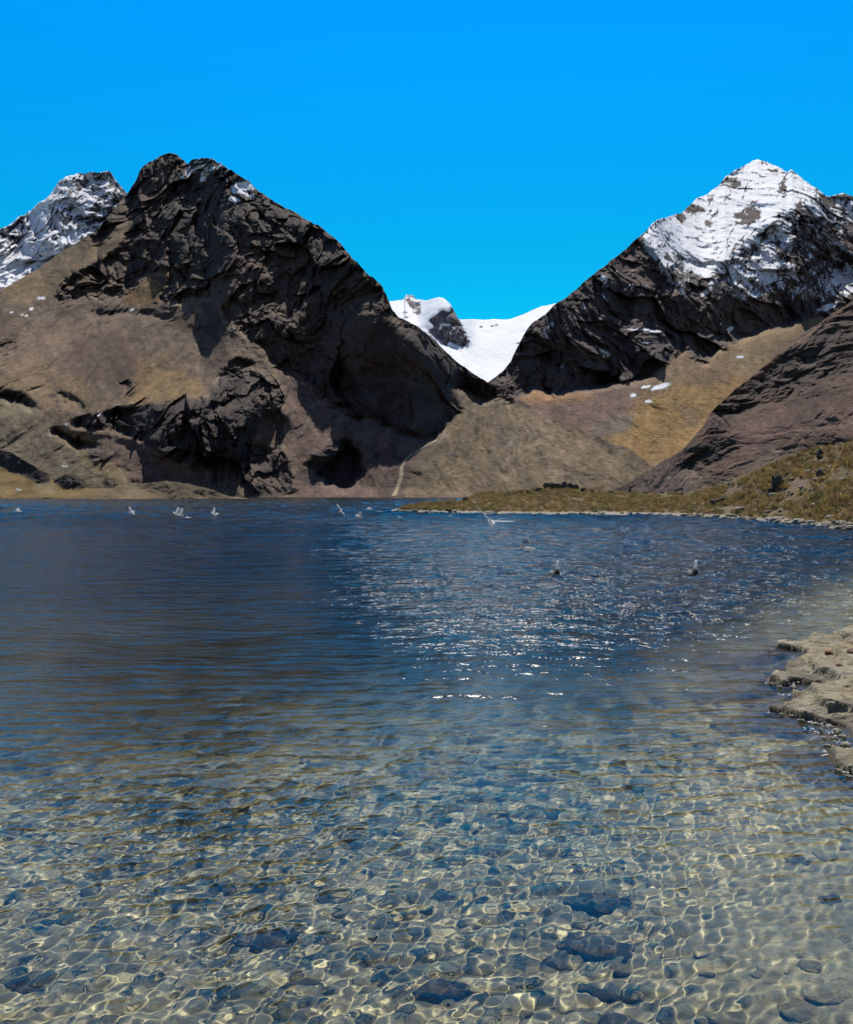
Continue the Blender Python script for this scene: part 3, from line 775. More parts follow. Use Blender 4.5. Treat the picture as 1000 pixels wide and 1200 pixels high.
tag(water, 'clear rippled blue lake', 'lake', kind='structure')
water.cycles.is_caustics_caster = True

# ======================================================================= stones
def stone_mesh(name, seed, mat, sub=3, flat=.6, rough=.18, angular=0.0, tint=None):
    bm = bmesh.new(); bmesh.ops.create_icosphere(bm, subdivisions=sub, radius=1)
    rr = random.Random(seed)
    planes = [(Vector((rr.gauss(0, 1), rr.gauss(0, 1), rr.gauss(0, .8))).normalized(), rr.uniform(.62, .92)) for _ in range(9)]
    sx, sy = rr.uniform(.8, 1.15), rr.uniform(.65, .95)
    for v in bm.verts:
        p = v.co.copy()
        if angular:
            for n_, d_ in planes:
                q = p.dot(n_) - d_
                if q > 0: p -= n_ * q * angular
        p *= 1 + rough * mnoise.fractal(v.co * 1.3 + Vector((seed * 3.1, 0, 0)), .9, 2, 4) + .35 * rough * mnoise.noise(v.co * 5 + Vector((0, seed, 0)))
        v.co = Vector((p.x * sx, p.y * sy, p.z * flat))
    for f in bm.faces: f.smooth = not angular
    me = bpy.data.meshes.new(name); bm.to_mesh(me); bm.free()
    me.materials.append(mat)
    return me


def put(name, me, loc, scale, rot=(0, 0, 0), label=None, cat=None, group=None):
    o = bpy.data.objects.new(name, me); COL.objects.link(o)
    o.location = loc; o.scale = scale if hasattr(scale, '__len__') else (scale,) * 3; o.rotation_euler = rot
    tag(o, label, cat, group)
    return o


M_cob = simple_mat('wet_cobble', (.29, .265, .15), rough=.7, scale=3, var=.25, bump=.4, dist=.1, random_obj=.3, spec=0)
M_dk = simple_mat('algae_stone', (.10, .095, .065), rough=.8, scale=4, var=.5, bump=.5, dist=.15, random_obj=.2, spec=0)
cobs = [stone_mesh('cobble', 10 + k, M_cob, 3, random.uniform(.4, .6), .16) for k in range(8)]
dks = [stone_mesh('dark_cobble', 40 + k, M_dk, 3, .45, .2) for k in range(4)]
pts = []
rs = random.Random(21)
tries = 0
cell = {}
while tries < 26000 and len(pts) < 950:
    tries += 1
    y = 2.5 + 10.5 * rs.random() ** 1.15; x = rs.uniform(-.54, .54) * y
    r = .035 + .095 * rs.random() ** 2.0
    if rs.random() < .03: r *= 1.5
    key = (int(x / .3), int(y / .3)); ok = True
    for a in (-1, 0, 1):
        for b in (-1, 0, 1):
            for (px, py, pr) in cell.get((key[0] + a, key[1] + b), ()):
                if (px - x) ** 2 + (py - y) ** 2 < (.82 * (pr + r)) ** 2: ok = False; break
    if not ok: continue
    cell.setdefault(key, []).append((x, y, r)); pts.append((x, y, r))
pts.sort(key=lambda q: -q[2] / q[1] ** 1.4)
for (x, y, r) in pts[:285]:
    dark = rs.random() < .07
    z = float(-bed_depth(np.array(x), np.array(y))) + .012 - r * rs.uniform(.1, .34)
    o = put('submerged_stone', rs.choice(dks if dark else cobs), (x, y, z), (r * rs.uniform(.95, 1.25), r, r * rs.uniform(.8, 1.05)), (rs.uniform(-.15, .15), rs.uniform(-.15, .15), rs.uniform(0, 6.28)),
            'rounded grey stone on the lake bed under clear shallow water', 'stone', 'rounded stones on the shallow lake bed')
    o.cycles.is_caustics_receiver = True
bm = bmesh.new()
small = [stone_mesh('pebble', 80 + k, M_cob, 2, .5, .18) for k in range(6)]
vs, fs, off = [], [], 0
sv = [(np.array([v.co[:] for v in m_.vertices]), np.array([p.vertices[:] for p in m_.polygons])) for m_ in small]
for (x, y, r) in pts[285:]:
    V_, F_ = rs.choice(sv); a = rs.uniform(0, 6.28); c_, s_ = math.cos(a), math.sin(a)
    z = float(-bed_depth(np.array(x), np.array(y))) + .01 - .22 * r
    vs.append(np.stack([x + r * (V_[:, 0] * c_ - V_[:, 1] * s_), y + r * (V_[:, 0] * s_ + V_[:, 1] * c_), z + r * V_[:, 2]], 1)); fs.append(F_ + off); off += len(V_)
bm.free()
me = bpy.data.meshes.new('gravel'); me.from_pydata(np.concatenate(vs).tolist(), [], np.concatenate(fs).tolist()); me.materials.append(M_cob)
for p in me.polygons: p.use_smooth = True
o = put('gravel', me, (0, 0, 0), 1, label='small cobbles covering the lake bed', cat='gravel'); o['kind'] = 'stuff'; o.cycles.is_caustics_receiver = True


def under(u, v):
    """a spot on the bed as seen through the water"""
    x, y, _ = ground(u, v)
    d = float(bed_depth(np.array(x), np.array(y))) * .75
    x, y, _ = ground(u, v, -d)
    return x, y, float(-bed_depth(np.array(x), np.array(y)))


for (u, v, wpx, hpx, lab) in (
        (702, 1142, 46, 26, 'largest dark stone lying under the clear shallow water'),
        (706, 1090, 42, 20, 'broad dark flat stone just beyond the largest submerged stone'),
        (310, 1132, 36, 16, 'long dark stone under the water amid pale rippled cobbles'),
        (395, 1085, 22, 12, 'small blackish submerged stone beside thin bright ripple lines'),
        (350, 1180, 24, 16, 'dark rounded stone at the very bottom edge of the shallows'),
        (30, 1188, 30, 16, 'dark submerged stone at the bottom corner of the shallows'),
        (520, 1190, 34, 20, 'dark broken slab under the water at the bottom edge'),
        (60, 1100, 24, 12, 'flat dark submerged stone in the blue rippled shallows'),
        (830, 1140, 22, 14, 'brown stone beside the largest dark submerged stone'),
        (970, 1180, 34, 24, 'big smooth brown stone under the corner of the shallows')):
    x, y, z = under(u, v); k = y / FPX
    o = put('submerged_stone', rs.choice(dks) if 'brown' not in lab else rs.choice(cobs), (x, y, z + .01), (wpx * k * 1.0, wpx * k * .8, wpx * k * .75), (.1, .05, rs.uniform(-.4, .4)), lab, 'stone')
    o.cycles.is_caustics_receiver = True

# ======================================================================= the rock ledge at the water's edge
def plan(poly):
    return [ground(u, v)[:2] for u, v in poly]


def sdist(X, Y, poly):
    p = np.array(poly); n = len(p); d = np.full(X.shape, 1e9); ins = np.zeros(X.shape, bool)
    for i in range(n):
        a = p[i]; b = p[(i + 1) % n]; e = b - a
        t = np.clip(((X - a[0]) * e[0] + (Y - a[1]) * e[1]) / (e @ e), 0, 1)
        d = np.minimum(d, np.hypot(X - a[0] - t * e[0], Y - a[1] - t * e[1]))
        c = ((a[1] > Y) != (b[1] > Y)) & (X < (b[0] - a[0]) * (Y - a[1]) / (b[1] - a[1] + 1e-12) + a[0]); ins ^= c
    return np.where(ins, d, -d)


def ledge(name, lobes, x0, x1, y0, y1, res, mat, label):
    nx, ny = int((x1 - x0) / res), int((y1 - y0) / res)
    X, Y = np.meshgrid(np.linspace(x0, x1, nx), np.linspace(y0, y1, ny))
    wx = X + .16 * fbm(X * 2.2, Y * 2.2, 0 * X, 2, .5, seed=3); wy = Y + .22 * fbm(X * 2.2, Y * 2.2, 0 * X + 7, 2, .5, seed=5)
    Z = np.full(X.shape, -4.0)
    for (poly, h, wdt, tx, ty) in lobes:
        d = sdist(wx, wy, poly)
        q = np.array(poly).mean(0)
        rise = h * (.45 + .55 * smooth(0, 1.6, wx - np.array(poly)[:, 0].min())) + .10 * np.maximum(wx - np.array(poly)[:, 0].min() - 1.0, 0) * .5
        z = np.where(d > 0, np.minimum(rise * (1 - np.exp(-np.maximum(d, 0) / wdt)) * 1.05, rise), 1.0 * d) + np.clip(d, 0, .6) * (tx * (X - q[0]) + ty * (Y - q[1]))
        k = .05
        Z = np.where(np.abs(Z - z) < k, np.maximum(Z, z) + (k - np.abs(Z - z)) ** 2 / (4 * k), np.maximum(Z, z))
    # tilted beds of rock: thin steps that run along the ledge
    for st, amt in ((.11, .85), (.045, .7)):
        s = Z * 1.0 + .12 * (X * .6 - Y * .2) + .05 * fbm(X * .8, Y * .8, 0 * X, 3, seed=9)
        f = s / st - np.floor(s / st)
        Z = Z + st * amt * (smooth(.40, .60, f) - f) * smooth(-.1, .05, Z)
    cr = fbm((X * .8 + Y * .4) * 1.6, (Y * .9 - X * .5) * 4.5, Z * 1.5, 5, .6, True, seed=11)
    bl = blocks(wx / .42 + .3 * wy, wy / .75, 3); b2 = blocks(wx / .15, wy / .24, 8)
    Z = Z + (.045 * bl + .016 * b2) * smooth(-.1, .1, Z) + .014 * cr * smooth(-.3, .05, Z) + .010 * fbm(X * 9, Y * 9, Z * 9, 4, .6, seed=13)
    c = np.ones(X.shape + (4,)); base = np.array((.235, .20, .135))
    n = fbm(X * 1.7, Y * 1.7, 0 * X, 4, .6, seed=15)[..., None]; n2 = fbm(X * 7, Y * 7, Z * 9, 4, .6, seed=17)[..., None]
    c[..., :3] = base * (1 + .3 * n + .3 * n2)
    mix(c, (.22, .165, .085), smooth(.05, .4, fbm(X * 1.1, Y * 1.1, 0 * X, 4, .6, seed=19)) * .7)
    mix(c, (.20, .19, .165), smooth(.05, .4, fbm(X * 1.4, Y * 1.4, 0 * X, 4, .6, seed=29)) * .6)
    c[..., :3] *= (1 - .5 * smooth(.1, -.35, cr))[..., None]
    mix(c, (.085, .068, .048), smooth(.10, .015, Z + .05 * n2[..., 0]) * .92)
    mix(c, (.20, .175, .115), smooth(-.02, -.12, Z))      # the wet band at the waterline
    o = grid_mesh(name, np.stack([X, Y, Z], -1), c, mat)
    tag(o, label, 'rock'); o.cycles.is_caustics_receiver = True
    return o, X, Y, Z


M_rock = land_mat('shore_rock', .22, .3, .9, .03, .05, .8)
A_ = plan([(897, 764), (915, 760), (960, 768), (1010, 785), (1200, 800), (1400, 780), (1330, 730), (1100, 735), (1000, 746), (950, 750), (910, 757)])
B_ = plan([(893, 801), (905, 790), (925, 778), (950, 768), (1010, 765), (1300, 780), (1300, 830), (1030, 830), (985, 822), (960, 806), (940, 800), (920, 803)])
C_ = plan([(903, 835), (925, 829), (945, 815), (985, 800), (1060, 795), (1400, 800), (1500, 880), (1200, 880), (1050, 862), (995, 849), (960, 846), (930, 842)])
D_ = plan([(966, 886), (985, 880), (1015, 874), (1080, 868), (1300, 880), (1500, 950), (1300, 980), (1060, 925), (1015, 910), (990, 902)])
E_ = plan([(986, 848), (996, 858), (1008, 874), (1030, 900), (1060, 925), (1500, 960), (1500, 840), (1100, 840)])
lg, LX, LY, LZ = ledge('rock_ledge', [(A_, .17, .17, 0, .0), (B_, .19, .16, .0, 0), (C_, .23, .15, .0, 0), (E_, .10, .2, 0, 0)], 2.9, 14, 6.9, 18.5, .02, M_rock, 'long layered tan rock ledge sloping into the lake')
D0 = ledge('shore_rock', [(D_, .20, .15, 0, 0)], 2.9, 8.5, 5.4, 9.0, .02, M_rock, 'low wet brown rock in the water in front of the ledge')[0]


def on_ledge(x, y):
    i = int(np.clip((y - 6.9) / (18.5 - 6.9) * (LZ.shape[0] - 1), 0, LZ.shape[0] - 1)); j = int(np.clip((x - 2.9) / (14 - 2.9) * (LZ.shape[1] - 1), 0, LZ.shape[1] - 1))
    return float(LZ[i, j])


M_st = simple_mat('dry_stone', (.30, .27, .215), rough=.85, scale=3, var=.35, bump=.6, dist=.15, random_obj=.3)
M_rs = simple_mat('rusty_stone', (.24, .12, .075), rough=.85, scale=3, var=.35, bump=.6, dist=.15)
M_bd = simple_mat('dark_boulder_rock', (.085, .066, .055), rough=.9, scale=2.2, var=.5, bump=.8, dist=.25, random_obj=.25)
stones = [stone_mesh('stone', 120 + k, M_st, 3, .55, .2, .9) for k in range(6)]
bold = [stone_mesh('boulder_shape', 140 + k, M_bd, 4, .85, .22, .95) for k in range(4)]
rust = stone_mesh('rusty_stone', 161, M_rs, 3, .6, .2, .9)
for (u, v, w, me_, lab) in ((971, 766, 8, rust, 'small flat reddish stone lying on top of the tan ledge'), (983, 790, 5, rust, 'tiny reddish pebble halfway down the tan ledge'),
                            (998, 768, 8, rust, 'rust-red stone at the picture edge on the tan ledge'), (955, 782, 4, stones[1], 'tiny grey pebble in a crack of the tan ledge'),
                            (975, 838, 8, stones[2], 'grey block at the water line under the ledge'), (899, 795, 5, stones[3], 'small dark-edged stone at the tip of the middle ledge')):
    x, y, _ = ground(u, v, .3)
    for _ in range(6):
        x, y, _ = ground(u, v, on_ledge(x, y))
    k = y / FPX
    put('stone', me_, (x, y, on_ledge(x, y) + w * k * .2), (w * k, w * k * .8, w * k * .7), (0, 0, rs.uniform(0, 6)), lab, 'stone')

for (u, v, w) in ((962, 856, 4), (972, 853, 5), (981, 858, 6), (988, 864, 5), (978, 866, 4), (992, 874, 6), (985, 879, 4), (970, 876, 5), (996, 888, 5), (957, 850, 4), (993, 895, 4), (966, 866, 3), (940, 846, 4), (928, 840, 3), (916, 838, 3), (905, 803, 4), (915, 806, 3), (930, 806, 4), (983, 905, 5), (995, 912, 5)):
    x, y, _ = ground(u, v); k = y / FPX
    put('shore_stone', rs.choice(stones), (x, y, .01), (w * k * 1.2, w * k, w * k), (0, 0, rs.uniform(0, 6)), 'small wet stone at the water line of the rock ledge', 'stone', 'small stones along the foot of the ledge')

# glints of the wavelets along the ledge, modelled as white specks
m, nt, out = new_mat('glint_white'); b = nt.nodes.new('ShaderNodeBsdfPrincipled'); nt.links.new(b.outputs[0], out.inputs[0]); b.inputs['Base Color'].default_value = (.8, .8, .78, 1); b.inputs['Roughness'].default_value = .4
bm = bmesh.new()
fr = [(u_, v_) for u_, v_ in ((948, 847), (955, 849), (962, 849), (970, 851), (940, 845), (950, 857), (958, 859), (966, 858), (974, 860), (980, 864), (985, 870), (966, 886), (968, 882), (984, 899), (992, 906), (932, 801), (925, 803), (902, 800), (935, 800), (900, 836), (915, 816), (926, 815), (946, 856), (977, 858), (990, 872))]
for (u, v) in fr:
    for k in range(4):
        x, y, _ = ground(u + rs.gauss(0, 3), v + rs.gauss(0, 1.0)); r = rs.uniform(.003, .010)
        bmesh.ops.create_icosphere(bm, subdivisions=1, radius=1, matrix=Matrix.Translation((x, y, .012)) @ Matrix.Diagonal((r * 1.8, r, r * .6, 1)))
me = bpy.data.meshes.new('glints'); bm.to_mesh(me); bm.free(); me.materials.append(m)
o = put('glints', me, (0, 0, 0), 1, label='white specks standing for glints along the waterline of the rock ledge', cat='glints'); o['kind'] = 'stuff'

# ======================================================================= meadow: boulders, shore stones, tussocks
def on_meadow(u, v, name, me_, w, h, lab, group=None, cat='boulder', sink=.25, rz=None):
    p = md.at(u, v + h * .5); k = p.y / FPX
    return put(name, me_, (p.x, p.y + w * k * .3, p.z + h * k * (.5 - sink)), (w * k * .5, w * k * .5, h * k * .62), (0, 0, rs.uniform(0, 6) if rz is None else rz), lab, cat, group)


for (u, v, w, h, me_, lab) in (
        (913, 562, 19, 22, bold[0], 'tallest dark pointed boulder on the grassy slope'),
        (904, 575, 10, 12, bold[1], 'smaller dark boulder leaning at the foot of the tallest boulder'),
        (963, 530, 11, 12, bold[2], 'dark upright boulder highest up the grassy slope'),
        (965, 551, 17, 11, bold[3], 'dark wedge-shaped boulder uphill of the tallest boulder'),
        (840, 587, 14, 7, bold[1], 'low brown boulder in the grass above the shore stones'),
        (958, 573, 9, 6, bold[0], 'little dark boulder below the wedge-shaped boulder'),
        (850, 584, 15, 8, bold[2], 'broad grey-brown boulder in grass beside the low brown one'),
        (739, 571, 6, 6, bold[2], 'dark lump standing alone at the meadow edge below the spur'),
        (757, 577, 8, 4, bold[1], 'flat dark rock at the meadow edge near the lone lump'),
        (526, 598, 9, 7, bold[3], 'brown boulder on the shore of the low point'),
        (546, 584, 11, 7, bold[0], 'dark rock at the inlet behind the low point'),
        (471, 595, 4, 3, bold[1], 'small dark rock near the tip of the low point'),
        (800, 578, 7, 5, bold[0], 'dark boulder where the rubble spur meets the meadow')):
    on_meadow(u, v, 'boulder', me_, w, h, lab)
for (u, v, w, h) in ((871, 594, 18, 8), (908, 578, 12, 8), (948, 551, 9, 8), (959, 560, 10, 6), (976, 604, 12, 8), (988, 582, 9, 5), (930, 560, 8, 5), (884, 560, 7, 5), (815, 590, 8, 5), (975, 545, 8, 5), (990, 560, 9, 5), (940, 570, 9, 5), (890, 585, 9, 5),
                     (925, 585, 7, 4), (985, 535, 8, 6), (860, 578, 8, 4), (935, 545, 6, 4), (955, 590, 9, 5), (845, 596, 8, 5), (902, 598, 9, 5), (915, 602, 8, 5), (780, 590, 6, 3), (730, 588, 6, 3), (665, 580, 6, 3), (615, 590, 5, 3)):
    on_meadow(u, v, 'boulder', rs.choice(stones), w, h, 'pale grey boulder half sunk in the tussock grass', 'pale boulders scattered in the meadow')
for (u, v, w, h) in ((632, 571, 9, 5), (641, 566, 8, 7), (648, 563, 9, 7), (655, 563, 8, 6), (662, 561, 10, 8), (669, 561, 9, 8), (676, 567, 9, 6), (684, 571, 9, 5), (694, 572, 7, 4), (610, 574, 9, 4), (620, 573, 7, 4), (598, 576, 7, 4), (588, 578, 6, 3), (704, 573, 6, 3), (716, 574, 7, 3)):
    on_meadow(u, v + 2, 'boulder', rs.choice(bold), w * 1.15, h * 1.2, 'dark lumpy rock in the row along the top of the meadow', 'dark rocks in a row behind the meadow')

for k in range(130):
    u = rs.uniform(800, 1010); w_ = rs.random(); v = float(np.interp(u, md.u, md.vb)) * (1 - w_) + float(np.interp(u, md.u, md.vc)) * w_
    q = rs.uniform(2.5, 6.5)
    on_meadow(u, v - 2, 'stone', rs.choice(stones), q, q * .7, 'small grey stone among the tussocks of the rocky slope', 'small stones on the grassy slope', 'stone')

sp = np.array(m_shore)
for k in range(190):
    u = 456 + 560 * rs.random() ** .8
    v = float(np.interp(u, sp[:, 0], sp[:, 1]))
    y = float(shore_y(np.array(u))); q = rs.random()
    y2 = y + rs.gauss(.25, .55) * (1.2 if u > 820 else .7)
    x2 = float(ray(u, v)[0]) * y2
    r = rs.uniform(.12, .34) * (1.25 if u > 900 else 1) if u > 600 else rs.uniform(.15, .42)
    z = max(-.05, (y2 - y) * .2)
    put('shore_stone', rs.choice(stones), (x2, y2, z + r * .15), (r * rs.uniform(.8, 1.4), r, r * rs.uniform(.7, 1.1)), (0, 0, rs.uniform(0, 6)),
        'pale stone at the water line of the meadow shore', 'stone', 'pale stones along the meadow shore')

# bunch grass over the meadow
GV, GC, nb = [], [], 0
gr = np.random.default_rng(8)
nt_ = 6500
uu = gr.uniform(470, 1060, nt_); ww = gr.random(nt_) ** .8
dens = fbm(uu / 26, ww * 9, 0 * uu, 3, .6, seed=5)
for u, w_, dn in zip(uu, ww, dens):
    vb = np.interp(u, md.u, md.vb); vc = np.interp(u, md.u, md.vc); v = vb + (vc - vb) * w_
    p = md.at(u, v)
    if p.z < .30 or dn < -.36 + .14 * min(max((u - 780) / 120, 0), 1): continue
    size = gr.uniform(.22, .5) * (1.15 if u > 800 else .9); col = np.array([(.23, .162, .062), (.165, .128, .05), (.26, .19, .095), (.10, .092, .038), (.20, .13, .06)][gr.integers(5)]) * gr.uniform(.8, 1.55)
    n_ = 26
    an = gr.uniform(0, 6.28, n_); rad = gr.random(n_) ** .5 * size * .55; lean = gr.uniform(.1, .7, n_) * size; hh = gr.uniform(.5, 1.0, n_) * size; bw = size * .07
    bx = p.x + rad * np.cos(an); by = p.y + rad * np.sin(an); bz = np.full(n_, p.z - .04)
    tx = bx + lean * np.cos(an); ty = by + lean * np.sin(an)
    px_, py_ = -np.sin(an) * bw, np.cos(an) * bw
    GV.append(np.stack([np.stack([bx - px_, by - py_, bz], 1), np.stack([bx + px_, by + py_, bz], 1), np.stack([tx, ty, bz + hh], 1)], 1).reshape(-1, 3)); GC.append(np.repeat(np.append(col, 1)[None], n_ * 3, 0)); nb += n_
GV = np.concatenate(GV); GC = np.concatenate(GC)
me = bpy.data.meshes.new('grass'); me.vertices.add(len(GV)); me.vertices.foreach_set('co', GV.astype(np.float32).ravel())
me.loops.add(len(GV)); me.loops.foreach_set('vertex_index', np.arange(len(GV), dtype=np.int32)); me.polygons.add(nb); me.polygons.foreach_set('loop_start', np.arange(0, nb * 3, 3, dtype=np.int32)); me.update(calc_edges=True)
at = me.color_attributes.new('tint', 'FLOAT_COLOR', 'POINT'); at.data.foreach_set('color', GC.astype(np.float32).ravel())
M_grass = simple_mat('bunch_grass', (0, 0, 0), rough=.8, scale=.5, var=.15, bump=0, tint=True)
me.materials.append(M_grass)
o = put('grass', me, (0, 0, 0), 1, label='olive and straw coloured bunch grass over the meadow', cat='grass'); o['kind'] = 'stuff'

# ======================================================================= birds
def see_through(m, amt):
    nt = m.node_tree; b = nt.nodes['Principled BSDF']; out = [n for n in nt.nodes if n.type == 'OUTPUT_MATERIAL'][0]
    t = nt.nodes.new('ShaderNodeBsdfTranslucent'); x = nt.nodes.new('ShaderNodeMixShader'); x.inputs[0].default_value = amt
    nt.links.new(b.inputs['Base Color'].links[0].from_socket, t.inputs['Color']); nt.links.new(b.outputs[0], x.inputs[1]); nt.links.new(t.outputs[0], x.inputs[2]); nt.links.new(x.outputs[0], out.inputs[0])


see_through(M_grass, .45)
M_bird = simple_mat('feathers', (0, 0, 0), rough=.7, scale=30, var=.06, bump=0, tint=True)
see_through(M_bird, .55)
M_bill = simple_mat('bill_horn', (.05, .03, .025), rough=.5, scale=30, var=.1, bump=0)


def loft(bm, lay, rings, cols):
    """one skin through rings of points (front to back), closed at both ends"""
    prev = None
    for r_, c_ in zip(rings, cols):
        cur = []
        for q in r_:
            v = bm.verts.new(q); v[lay] = c_; cur.append(v)
        if prev:
            n = len(cur)
            for i in range(n):
                f = bm.faces.new((prev[i], prev[(i + 1) % n], cur[(i + 1) % n], cur[i])); f.smooth = True
        else:
            first = cur
        prev = cur
    bm.faces.new(first[::-1]); bm.faces.new(prev)


def oval(c, ry, rz, n=10, ax=(1, 0, 0)):
    a = Vector(ax).normalized(); s = Vector((0, 1, 0)); t = a.cross(s).normalized(); s = t.cross(a)
    return [Vector(c) + s * (math.cos(2 * math.pi * i / n) * ry) + t * (math.sin(2 * math.pi * i / n) * rz) for i in range(n)]


WHITE, GREY, BLACK = (.93, .93, .91, 1), (.80, .80, .80, 1), (.03, .03, .032, 1)


def gull(loc, yaw, pitch, roll, wings, label, span=1.05, group='gulls over the lake'):
    """wings: (inner lift, outer lift, sweep) in degrees for each side"""
    bm = bmesh.new(); lay = bm.verts.layers.float_color.new('tint')
    prof = [(.205, .012, .012, .012), (.19, .030, .030, .014), (.155, .040, .040, .016), (.115, .036, .036, .010), (.07, .050, .048, 0), (0, .062, .060, -.008), (-.08, .052, .048, -.006), (-.15, .032, .026, 0), (-.19, .034, .014, .004), (-.25, .055, .006, .006), (-.275, .045, .004, .006)]
    loft(bm, lay, [oval((x, 0, z), ry, rz) for x, ry, rz, z in prof], [WHITE] * len(prof))
    for sgn, (a1, a2, sw) in zip((1, -1), wings):
        half = span / 2; q = Vector((.03, .03 * sgn, .025)); rings, cols = [], []
        for k in range(9):
            t = k / 8
            ch = .225 * (1 - .15 * t) if t < .45 else .21 * (1 - (t - .45) / .55) ** .7 + .02
            th = .016 * (1 - t) + .003
            le = .055 * math.sin(min(t / .45, 1) * math.pi * .5) if t < .45 else .055 - math.tan(R(sw)) * (t - .45) * half
            a = R(a1) if t < .45 else R(a2)
            if k:
                q = q + Vector((0, sgn * math.cos(a), math.sin(a))) * (half / 8)
            up = Vector((0, -sgn * math.sin(a), math.cos(a)))
            c0 = Vector((q.x + le, q.y, q.z))
            prof_ = [(0, 0), (-.25, 1), (-.6, .7), (-1, .05), (-.6, -.15), (-.25, -.5)]
            rings.append([c0 + Vector((px * ch, 0, 0)) + up * (pz * th) for px, pz in (prof_ if sgn > 0 else prof_[::-1])])
            cols.append(GREY if t < .7 else (.6, .6, .6, 1) if t < .85 else BLACK)
        loft(bm, lay, rings, cols)
    bmesh.ops.recalc_face_normals(bm, faces=bm.faces[:])
    # the pale underside of the wings
    for f in bm.faces:
        pass
    me = bpy.data.meshes.new('gull'); bm.to_mesh(me); bm.free(); me.materials.append(M_bird)
    o = put('gull', me, loc, 1.5 if loc[1] > 50 else 1.2, (R(roll), R(-pitch), R(yaw)), label, 'gull', group)
    b2 = bmesh.new(); l2 = b2.verts.layers.float_color.new('tint')
    loft(b2, l2, [oval((x, 0, z), r_, r_ * 1.2, 6) for x, r_, z in ((.20, .011, .012), (.235, .007, .010), (.255, .002, .004))], [BLACK] * 3)
    mb = bpy.data.meshes.new('bill'); b2.to_mesh(mb); b2.free(); mb.materials.append(M_bill)
    c = bpy.data.objects.new('bill', mb); COL.objects.link(c); c.parent = o
    return o


def air(u, v, y):
    dx, dz = ray(u, v)
    return (float(dx) * y, y, CAM_H + float(dz) * y)


UP = (25, -8, 25)
gull(air(576, 612, 24), 100, 4, 10, ((38, 30, 18), (8, 12, 14)), 'large flying gull with one dark wing raised over the sun glitter', 1.15)
gull(air(21.5, 599, 92), 20, 0, 10, ((28, -2, 20), (22, -8, 20)), 'gull gliding low over the water nearest the grassy bank')
gull(air(22, 574.5, 105), 10, 0, -6, ((20, -16, 25), (20, -10, 25)), 'gull flying in front of the golden grassy bank')
gull(air(76, 547, 105), 165, 0, 0, ((24, -22, 25), (20, -14, 25)), 'gull flying high in front of the grey scree')
gull(air(154.5, 599.5, 100), 40, 12, 38, ((12, 4, 20), (10, 0, 20)), 'tilted gull low over the water between bank and pair')
gull(air(206, 602, 88), 165, 25, -35, ((50, 55, 10), (40, 46, 10)), 'gull with raised wings at the front of the close pair')
gull(air(211, 603, 89), 160, 20, -40, ((50, 60, 10), (36, 40, 10)), 'gull with raised wings just behind its close neighbour')
gull(air(220.5, 607.5, 86), 175, 0, 4, ((16, -14, 20), (16, -12, 20)), 'gull skimming flat winged beside the raised-wing pair')
gull(air(250, 602, 87), 150, 30, 45, ((30, 34, 10), (44, 50, 10)), 'gull banking steeply with wings up beside the pair')
gull(air(399, 598.5, 88), 70, 20, 62, ((8, -4, 12), (8, -8, 12)), 'gull banked on edge like a slanting white blade', 1.1)
gull(air(420.5, 605, 86), 165, 10, 8, ((10, 14, 20), (66, 74, 10)), 'gull alighting on the water with one wing up', .8)
gull(air(433, 596.5, 100), 5, 0, 0, ((26, -24, 22), (26, -24, 22)), 'gull with arched wings near the low point', .85)


def waterbird(loc, yaw, label, dark, white_neck, neck_h=.15, s=1.0, group=None):
    bm = bmesh.new(); lay = bm.verts.layers.float_color.new('tint')
    D = dark; Wt = WHITE if white_neck else (.55, .52, .48, 1)
    body = [(-.24, .012, .012, .075), (-.20, .045, .030, .060), (-.13, .085, .060, .045), (-.04, .105, .078, .040), (.05, .100, .080, .042), (.11, .075, .066, .055), (.14, .050, .052, .085), (.15, .034, .036, .115)]
    cols = [WHITE, WHITE, D, D, D, D, Wt, Wt]
    rings = [oval((x, 0, z), ry, rz, 12, (1, 0, .0 if x < .1 else (x - .1) * 14)) for x, ry, rz, z in body]
    for k in range(1, 5):
        t = k / 4
        rings.append(oval((.152 + .012 * t, 0, .115 + neck_h * t), .037 - .004 * t, .037 - .004 * t, 12, (.15, 0, 1))); cols.append(Wt)
    top = .115 + neck_h
    for (x, z, ry, rz, c_) in ((.178, top + .020, .031, .033, Wt), (.200, top + .032, .034, .036, Wt), (.226, top + .030, .026, .026, Wt), (.240, top + .026, .012, .012, D)):
        rings.append(oval((x, 0, z), ry, rz, 12, (1, 0, .35))); cols.append(c_)
    loft(bm, lay, rings, cols)
    for f in bm.faces: f.smooth = True
    bmesh.ops.recalc_face_normals(bm, faces=bm.faces[:])
    me = bpy.data.meshes.new('duck'); bm.to_mesh(me); bm.free(); me.materials.append(M_bird)
    sm = None
    o = put('duck', me, loc, s, (0, 0, R(yaw)), label, 'duck', group)
    b2 = bmesh.new(); l2 = b2.verts.layers.float_color.new('tint')
    loft(b2, l2, [oval((x, 0, top + z), r_, r_ * .6, 6) for x, r_, z in ((.236, .012, .026), (.265, .010, .020), (.285, .006, .016))], [BLACK] * 3)
    mb = bpy.data.meshes.new('bill'); b2.to_mesh(mb); b2.free(); mb.materials.append(M_bill)
    c = bpy.data.objects.new('bill', mb); COL.objects.link(c); c.parent = o
    return o


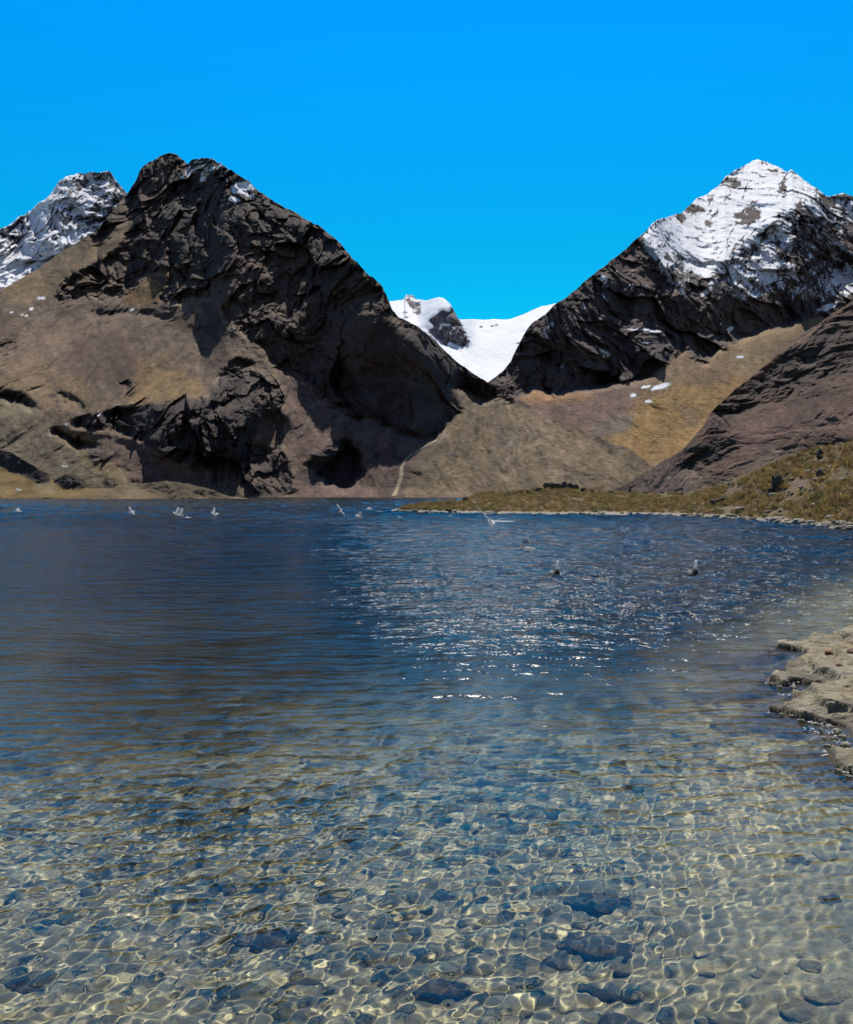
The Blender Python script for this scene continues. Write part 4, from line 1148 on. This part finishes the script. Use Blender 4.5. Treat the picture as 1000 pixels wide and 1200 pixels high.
x, y, _ = ground(650, 673); waterbird((x, y, -.01), 62, 'dark duck with upright white neck drawing a thin wake', (.022, .02, .02, 1), True, .12, 1.25)
x, y, _ = ground(812, 673); waterbird((x, y, -.01), 55, 'dark duck with upright white neck in the browner shallows', (.03, .016, .013, 1), True, .12, 1.3)
x, y, _ = ground(619, 645); waterbird((x, y, -.01), 176, 'pale bodied duck with a dark head swimming alone in the glitter', (.75, .75, .72, 1), False, .04, 1.2)
x, y, _ = ground(527, 606); waterbird((x, y, -.01), 20, 'tiny white bird floating just off the low point', (.8, .8, .78, 1), True, .03, 1.1)
x, y, _ = ground(469, 607); waterbird((x, y, -.01), 160, 'tiny white bird floating off the tip of the low point', (.8, .8, .78, 1), True, .03, .9)
# @@PART2@@

# ======================================================================= light
SUN_EL, SUN_AZ = R(53), R(4.8)
sd = Vector((math.sin(SUN_AZ) * math.cos(SUN_EL), math.cos(SUN_AZ) * math.cos(SUN_EL), math.sin(SUN_EL)))
sl = bpy.data.lights.new('sun', 'SUN'); sl.energy = 5.0; sl.angle = R(.5); sl.color = (1, .95, .88); sl.cycles.is_caustics_light = True
so = bpy.data.objects.new('sun', sl); COL.objects.link(so); so.rotation_euler = sd.to_track_quat('Z', 'Y').to_euler()
wd_ = bpy.data.worlds.new('World'); SC.world = wd_; wd_.use_nodes = True
nt = wd_.node_tree
bg = nt.nodes['Background']; bg.inputs[1].default_value = .15
sky = nt.nodes.new('ShaderNodeTexSky'); sky.sky_type = 'NISHITA'; sky.sun_disc = False
sky.sun_elevation = SUN_EL; sky.sun_rotation = SUN_AZ; sky.altitude = 4600; sky.air_density = 1.0; sky.dust_density = 0.2; sky.ozone_density = 3
MULT = 1.38
# sky tint: deeper blue in view, unseen zenith greyed to neutralise ambient light
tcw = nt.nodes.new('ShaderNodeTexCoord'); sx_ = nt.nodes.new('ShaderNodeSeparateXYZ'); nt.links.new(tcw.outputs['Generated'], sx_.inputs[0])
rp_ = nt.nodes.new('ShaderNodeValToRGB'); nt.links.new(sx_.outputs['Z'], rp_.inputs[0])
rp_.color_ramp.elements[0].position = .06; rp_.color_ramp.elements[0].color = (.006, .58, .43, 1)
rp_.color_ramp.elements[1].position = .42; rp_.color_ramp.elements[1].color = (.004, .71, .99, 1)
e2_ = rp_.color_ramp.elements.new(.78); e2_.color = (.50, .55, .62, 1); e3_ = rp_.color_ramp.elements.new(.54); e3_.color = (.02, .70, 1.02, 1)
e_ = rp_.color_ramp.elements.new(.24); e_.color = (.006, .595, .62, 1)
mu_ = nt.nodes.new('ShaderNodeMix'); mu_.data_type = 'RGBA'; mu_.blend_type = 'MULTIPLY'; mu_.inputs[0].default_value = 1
nt.links.new(sky.outputs[0], mu_.inputs[6]); nt.links.new(rp_.outputs[0], mu_.inputs[7]); # unseen sky behind the viewer, greyed and dimmed to deepen the shadows
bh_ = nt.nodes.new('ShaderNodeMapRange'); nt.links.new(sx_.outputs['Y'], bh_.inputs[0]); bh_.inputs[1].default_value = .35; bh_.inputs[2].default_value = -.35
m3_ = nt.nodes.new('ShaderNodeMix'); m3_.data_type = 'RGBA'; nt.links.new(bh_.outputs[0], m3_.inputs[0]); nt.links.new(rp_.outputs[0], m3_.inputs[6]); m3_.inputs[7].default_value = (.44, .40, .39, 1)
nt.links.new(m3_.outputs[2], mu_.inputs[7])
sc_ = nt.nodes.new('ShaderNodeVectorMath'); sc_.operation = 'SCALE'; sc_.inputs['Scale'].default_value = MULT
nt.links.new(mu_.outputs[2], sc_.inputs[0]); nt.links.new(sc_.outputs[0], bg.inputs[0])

SC.view_settings.view_transform = 'Standard'; SC.view_settings.look = 'None'; SC.view_settings.exposure = 0.2; SC.view_settings.gamma = 1
cy = SC.cycles
cy.use_denoising = True
cy.max_bounces = 8; cy.diffuse_bounces = 2; cy.glossy_bounces = 3; cy.transmission_bounces = 6; cy.transparent_max_bounces = 8
cy.sample_clamp_indirect = 5; cy.sample_clamp_direct = 1.8
cy.caustics_reflective = False
